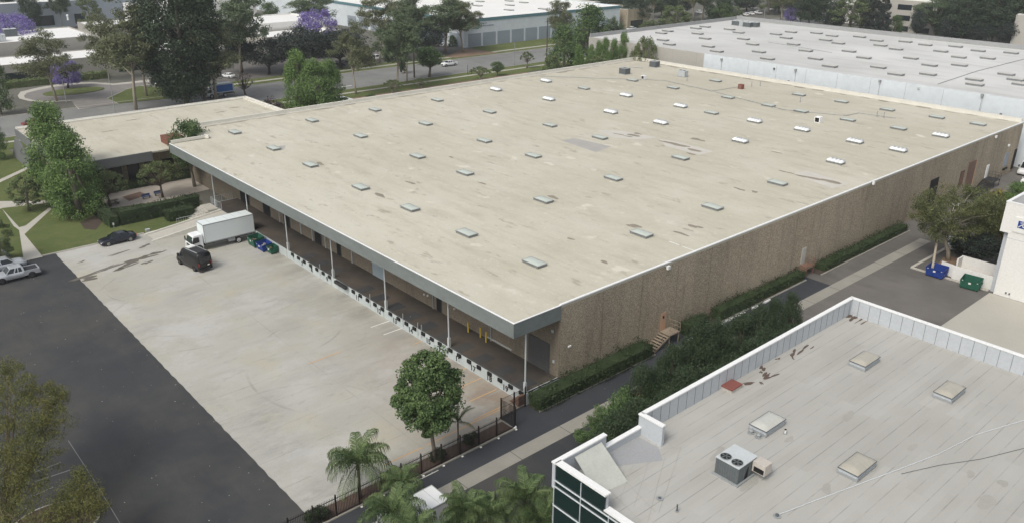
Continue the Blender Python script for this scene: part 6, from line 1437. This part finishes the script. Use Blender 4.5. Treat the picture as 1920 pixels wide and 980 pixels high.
    MB().box(x0+1.80, x0+1.86, -.95, .95, .45, .72).build('front_bumper', cab, e, bevel=.02); MB().box(x0+1.76, x0+1.80, -.6, .6, 1.02, 1.3).build('grille', 'plastic_dark', e)
    return e
box_truck('box_truck', (46.65, 111.35, 0), math.pi, 'white cab over box truck backed up to the loading dock')
q = at(436, 178); box_truck('box_truck', (q.x, q.y, 0), math.pi+.03, 'box truck with a bright blue side driving along the road', box='paint_white', side='paint_blue', Lb=5.2, Hb=3.4)
box_truck('box_truck', (30.3, 42.6, 0), math.pi, 'white roofed truck parked beneath the palms at the bottom edge', Lb=5.0, Hb=3.0, Wb=2.3, box='paint_white')
def van(name, loc, rz, label, paint, W=2.0, L_=5.9, H=2.62, roofm='plastic_dark'):
    e = empty(name, loc, rz, label, 'van'); hw = W/2
    st = [(L_/2, .80, .35, .75), (L_/2-.12, .92, .28, .98), (L_/2-.8, .98, .25, 1.18)]
    MB().loft([section(x, hw*k, a, b) for x, k, a, b in st]).build('bonnet', paint, e, True)
    b = MB(); 
    def sec(x, top, k=1.0): return [(x, -hw*.95*k, .28), (x, -hw*k, .7), (x, -hw*k, 1.25), (x, -hw*.90*k, top-.18), (x, -hw*.78*k, top-.02), (x, 0, top+.02), (x, hw*.78*k, top-.02), (x, hw*.90*k, top-.18), (x, hw*k, 1.25), (x, hw*k, .7), (x, hw*.95*k, .28)]
    b.loft([sec(L_/2-.8, 1.22), sec(L_/2-1.75, H-.12), sec(L_/2-2.2, H), sec(-L_/2+.25, H), sec(-L_/2+.04, H-.10, .98)]); b.build('body', paint, e, True)
    MB().hexa([(L_/2-.86, -hw*.80, 1.32), (L_/2-.86, hw*.80, 1.32), (L_/2-.9, hw*.8, 1.32), (L_/2-.9, -hw*.8, 1.32)], [(L_/2-1.60, -hw*.76, H-.32), (L_/2-1.60, hw*.76, H-.32), (L_/2-1.66, hw*.76, H-.32), (L_/2-1.66, -hw*.76, H-.32)]).build('windscreen', 'car_glass', e)
    MB().box(-L_/2-.005, -L_/2+.03, -hw*.74, hw*.74, 1.35, 2.1).build('rear_window', 'car_glass', e)
    for sg in (-1, 1):
        MB().hexa([(L_/2-2.4, sg*(hw*.995), 1.35), (L_/2-1.2, sg*(hw*.995), 1.35), (L_/2-1.2, sg*hw*.95, 1.35), (L_/2-2.4, sg*hw*.95, 1.35)], [(L_/2-2.4, sg*(hw*.925), 2.05), (L_/2-1.75, sg*(hw*.925), 2.05), (L_/2-1.75, sg*hw*.88, 2.05), (L_/2-2.4, sg*hw*.88, 2.05)]).build('side_window', 'car_glass', e)
        MB().box(-L_/2-.005, -L_/2+.06, sg*hw*.80, sg*hw*.95, .95, 1.35).build('tail_light', 'light_red', e)
        MB().box(L_/2-.2, L_/2-.02, sg*hw*.55, sg*hw*.8, .8, 1.0).build('headlight', 'light_clear', e)
        MB().box(L_/2-1.25, L_/2-1.05, sg*(hw+.05), sg*(hw+.28), 1.35, 1.75).build('mirror', 'plastic_dark', e)
        MB().box(-L_/2+.5, L_/2-2.3, sg*hw*.66, sg*hw*.72, H+.0, H+.09).build('roof_rail', 'truck_rail', e)
        for x in (L_/2-1.0, -L_/2+1.25):
            a = MB(); a.tube([(x, sg*(hw-.2), .36), (x, sg*(hw+.005), .36)], .43, 18); a.build('wheel_arch', 'rubber', e); wheel(e, x, sg*(hw-.10), .36, .24, 'rim_dark')
    MB().box(-L_/2-.10, -L_/2-.006, -hw*.95, hw*.95, .36, .56).build('bumper', 'plastic_dark', e); MB().box(-L_/2-.03, -L_/2-.008, -.62, -.28, .86, 1.0).build('number_plate', 'plate_white', e)
    MB().box(-L_/2+.5, L_/2-3.2, -hw*.62, hw*.62, H+.025, H+.06).build('solar_panel', 'plastic_dark', e)
    if roofm: MB().box(L_/2-3.1, L_/2-2.2, -hw*.5, hw*.5, H+.02, H+.20).build('roof_air_unit', 'lamp_white', e, bevel=.05)
    return e
van('van', (35.9, 106.0, 0), rad(99), 'black high roofed van with white roof unit parked before the box truck', 'paint_black', W=2.05)
v2 = van('van', (0, 0, 0), 0, 'white van at the right edge behind the white car', 'paint_white', roofm=None); q = at(1928, 328); v2.location = (q.x+1, q.y+.5, 0); v2.rotation_euler.z = math.pi

# ------------------------------------------------------------------ bins
def bin_(x, y, rz, mat, label, L_=1.9, W=1.5, H=1.45, open_=True):
    e = empty('rubbish_bin', (x, y, 0), rz, label, 'dumpster'); h, w_ = L_/2, W/2
    m = MB(); b0, b1 = [(-h+.08, -w_+.12), (h-.08, -w_+.12), (h-.08, w_-.05), (-h+.08, w_-.05)], [(-h, -w_), (h, -w_), (h, w_), (-h, w_)]
    for i in range(4):
        p0_, p1_ = b0[i], b0[(i+1) % 4]; q0, q1 = b1[i], b1[(i+1) % 4]
        def inn(p, t=.05): return (p[0]*(1-t/abs(p[0]) if abs(p[0]) > .01 else 1), p[1]*(1-t/abs(p[1]) if abs(p[1]) > .01 else 1))
        zt = [H*.86, H*.86, H, H]
        z0_, z1_ = zt[i], zt[(i+1) % 4]
        m.hexa([(*p0_, .15), (*p1_, .15), (*inn(p1_), .15), (*inn(p0_), .15)], [(*q0, z0_), (*q1, z1_), (*inn(q1), z1_), (*inn(q0), z0_)])
    m.box(-h+.1, h-.1, -w_+.14, w_-.08, .12, .18); m.build('body', mat, e)
    for x_ in (-h+.2, h-.2):
        for y_ in (-w_+.25, w_-.2): MB().cyl(x_, y_, 0, .13, .07, 8).build('caster', 'rubber', e)
    r = MB()
    for sg in (-1, 1): r.box(sg*(h+.002), sg*(h+.09), -w_*.6, w_*.6, H*.52, H*.66)
    r.box(-h, h, -w_-.05, -w_-.002, H*.82, H*.88); r.build('lifting_sleeve', mat, e)
    for x_, s, z_ in ((-h+.28, .16, .78), (0, .30, .62), (h-.25, .15, .78)): MB().box(x_-s/2, x_+s/2, -w_-.0, -w_+.03, H*z_-s*.4, H*z_+s*.35).build('sticker', 'plate_white', e)
    g = MB(); rr = random.Random(int(x*7))
    for i in range(9): a, b = rr.uniform(-h+.3, h-.3), rr.uniform(-w_+.3, w_-.3); g.box(a-.2, a+.2, b-.15, b+.15, .2, .35+rr.random()*.45)
    g.build('rubbish', 'grey_sheet' if rr.random() < .5 else 'brown_mat', e); return e
bin_(45.6, 107.6, rad(-90), 'bin_green', 'open green dumpster behind the box truck by the dock', 2.1, 1.7, 1.5)
bin_(45.75, 105.3, rad(-90), 'bin_blue', 'open blue dumpster between the green ones at the dock', 2.0, 1.6, 1.2)
bin_(46.05, 103.4, rad(-90), 'bin_green', 'small dark green dumpster nearest the dock post', 1.3, 1.2, 1.15)
q = at(1750, 520); bin_(q.x+.7, q.y, rad(-90), 'bin_blue', 'blue dumpster standing by the tree island', 2.3, 1.7, 1.5)
q = at(1815, 542); bin_(q.x+.6, q.y, rad(-84), 'bin_green', 'dark green dumpster in front of the white bin enclosure', 2.3, 1.7, 1.5)

# ------------------------------------------------------------------ iron fence and gate
def fence():
    e = empty('iron_fence', (0, 0, 0), 0, 'black iron picket fence along the alley and mulch bed', 'fence'); y = 48.64; x0, x1 = -4.0, 43.3
    m = MB(); n = int((x1-x0)/.14)
    for i in range(n): x = x0+i*.14; m.box(x-.012, x+.012, y-.012, y+.012, .12, 2.0)
    m.build('pickets', 'black_iron', e)
    MB().box(x0, x1, y-.02, y+.02, 1.76, 1.81).box(x0, x1, y-.02, y+.02, .22, .27).build('rails', 'black_iron', e)
    for u, v in ((599, 932), (628, 935), (675, 899), (714, 890), (757, 866), (793, 848), (830, 838), (865, 822), (900, 808), (931, 790)):
        pass
    xs = [43.25, 41.1, 39.0, 36.9, 34.85, 32.7, 30.7, 28.7, 26.6, 24.5, 22.5, 20.4, 18.2, 16, 13.8, 11.6, 9.4, 7.2, 5, 2.8, .6, -1.6]
    for x in xs: MB().box(x-.045, x+.045, y-.05, y+.05, 0, 2.15).build('post', 'black_iron', e)
    for x in xs[:9]: MB().cyl(x+.03, y-.25, 0, .05, .11, 9).build('post_footing', 'line_white', e)
    g = empty('iron_gate', (0, 0, 0), 0, 'tall black iron gate with diagonal brace at the dock corner', 'gate')
    posts = [(43.45, 50.75), (45.1, 50.75), (46.55, 50.75), (43.5, 48.8)]
    for p in posts: MB().box(p[0]-.05, p[0]+.05, p[1]-.05, p[1]+.05, 0, 2.25).build('post', 'black_iron', g)
    def panel(a, b):
        m = MB(); a, b = Vector((*a, 0)), Vector((*b, 0)); n = int((b-a).length/.11)
        for i in range(1, n): q = a.lerp(b, i/n); m.box(q.x-.009, q.x+.009, q.y-.009, q.y+.009, .15, 2.1)
        for z in (.18, 1.15, 2.1): m.tube([a+Vector((0, 0, z)), b+Vector((0, 0, z))], .025, 4)
        m.tube([a+Vector((0, 0, .2)), b+Vector((0, 0, 1.1))], .02, 4); m.build('panel', 'black_iron', g)
    panel(posts[0], posts[1]); panel(posts[1], posts[2]); panel(posts[3], posts[0])
fence()
# dock-corner steps beside the gate
s = empty('dock_steps', (0, 0, 0), 0, 'short brown steps from the gate up to the dock corner', 'steps')
for i in range(6): MB().box(46.0-.0, 46.75, 52.2-i*.22, 52.2-i*.22+.24, .05, .12+i*.2).build('tread', 'rust_steel', s) if i < 6 else None

# ------------------------------------------------------------------ poles, lamps, benches and small things
def pole(u, vb, vt, r, label, arms=0, mat='wood_pole', lamp=False):
    p = at(u, vb); h = height_for(p.x, p.y, vt); e = empty('utility_pole' if arms else 'lamp_post', p, 0, label, 'utility pole' if arms else 'lamp post')
    MB().cyl(0, 0, -.1, h, r, 8, r*.7).build('pole', mat, e)
    for i in range(arms): MB().box(-1.3*RGT.x-.05, 1.3*RGT.x+.05, -.08, .08, h-.6-i*.9, h-.48-i*.9).build('crossarm', mat, e)
    if lamp: m = MB(); m.tube([(0, 0, h), (.3, -.1, h+.4), (1.4, -.6, h+.5)], .05, 5); m.build('arm', mat, e); MB().box(1.3, 1.9, -.9, -.6, h+.42, h+.55).build('lamp_head', 'lamp_white', e)
    return h
pole(1025, 118, 38, .22, 'wooden utility pole with a crossarm before the teal trimmed warehouse', 1)
pole(777, 146, 78, .26, 'black wooden utility pole on the near verge', 1)
pole(216, 212, 128, .09, 'thin pale lamp post at the road before the turning circle', 0, 'galvanised', True)
pole(125, 194, 150, .09, 'thin leaning post beside the forked eucalyptus', 0, 'galvanised')
pole(702, 124, 88, .09, 'thin grey post by the far pavement', 0, 'galvanised')
pole(1432, 38, 14, .16, 'pale street light post by the far lawn', 0, 'galvanised')
pole(1463, 42, -10, .3, 'brown utility pole in the far street', 1)
pole(880+52, 76, 45, .1, 'thin post on the lawn before the recessed panels', 0, 'wood_pole')
pole(877, 140, 122, .08, 'short dark sign post on the near verge', 0, 'wood_pole')
pole(965, 124, 80, .12, 'slender grey post by the driveway', 0, 'galvanised')
def bench(u, v, label, rz):
    e = empty('garden_bench', at(u, v), rz, label, 'bench')
    MB().box(-.7, .7, -.22, .22, .40, .46).build('seat', 'chair_blue', e); MB().box(-.7, .7, .18, .23, .5, .85).build('backrest', 'chair_blue', e)
    for x in (-.55, .55): MB().box(x-.04, x+.04, -.2, .2, 0, .398).build('leg', 'unit_dark', e)
bench(275, 373, 'blue bench beside the brown mat in the courtyard', .1); bench(298, 367, 'shorter looking blue bench at the foot of the courtyard tree', .1)
tb = empty('picnic_table', at(213, 384), .2, 'wooden picnic table under the left courtyard tree', 'table')
MB().box(-.8, .8, -.4, .4, .72, .78).build('tabletop', 'bark_grey', tb)
for y in (-.75, .6): MB().box(-.8, .8, y, y+.2, .42, .47).build('seat', 'bark_grey', tb)
for x in (-.6, .6): MB().box(x-.04, x+.04, -.7, .7, 0, .41).build('leg', 'bark_grey', tb)
ub = empty('pale_box', at(277, 434), 0, 'small pale utility box at the foot of the ramp', 'utility box'); MB().box(-.3, .3, -.2, .2, 0, .35).build('body', 'post_white', ub); MB().box(-.33, .33, -.23, .23, .352, .38).build('lid', 'post_white', ub)
sgn = empty('yard_sign', at(214, 428), 0, 'tiny white sign stuck in the lawn above the sedan', 'sign'); MB().box(-.03, .03, -.02, .02, 0, .5).build('stake', 'post_white', sgn); MB().box(-.12, .12, -.03, .03, .5, .85).build('board', 'lamp_white', sgn)
q = at(455, 400, 1.3)
hd = empty('covered_pallet', at(437, 404, 0), 0, 'white sheeted heap beside the ramp behind the truck', 'covered load'); MB().loft([[(x, y, 0) for x, y in blob(0, 0, 1.4, .8, 0, 3, 14, .1)], [(x, y, .5) for x, y in blob(0, 0, 1.2, .7, 0, 3, 14, .1)], [(x, y, .8) for x, y in blob(0, 0, .6, .3, 0, 3, 14, .1)]]).build('sheet', 'lamp_white', hd, True)
for i, (u, v, lb) in enumerate(((1291, 612, 'white kerb block'), (1330, 590, 'white kerb block'))): pass
cbx = MB()
for x0_, x1_ in ((69.5, 72.0), (75.5, 80.5), (82, 83.2), (84.5, 86)): cbx.box(x0_, x1_, 48.65, 48.85, .0, .2)
structure('white_kerb_stones', cbx, 'white_trim')
bg_ = empty('white_rag', at(966, 802), 0, 'crumpled white bag at the foot of the gate post', 'bag'); MB().loft([[(x, y, 0) for x, y in blob(0, 0, .25, .16, .4, 8, 12, .3)], [(x, y, .16) for x, y in blob(0, 0, .18, .12, .4, 9, 12, .3)], [(x, y, .24) for x, y in blob(0, 0, .06, .05, .4, 8, 12, .3)]]).build('bag', 'lamp_white', bg_, True)

# ------------------------------------------------------------------ the air between camera and far things
def haze():
    m = bpy.data.materials.new('haze_air'); m.use_nodes = True; nt = m.node_tree; nt.nodes.clear(); M['haze_air'] = m
    v = nt.nodes.new('ShaderNodeVolumePrincipled'); v.inputs['Density'].default_value = 0.00025; v.inputs['Color'].default_value = (0.92, 0.95, 0.97, 1); v.inputs['Anisotropy'].default_value = 0.2
    out = nt.nodes.new('ShaderNodeOutputMaterial'); nt.links.new(v.outputs[0], out.inputs['Volume'])
    tag(MB().box(-1210, 1610, -1210, 1610, -1.1, 50).build('haze', 'haze_air'), kind='stuff')
haze()
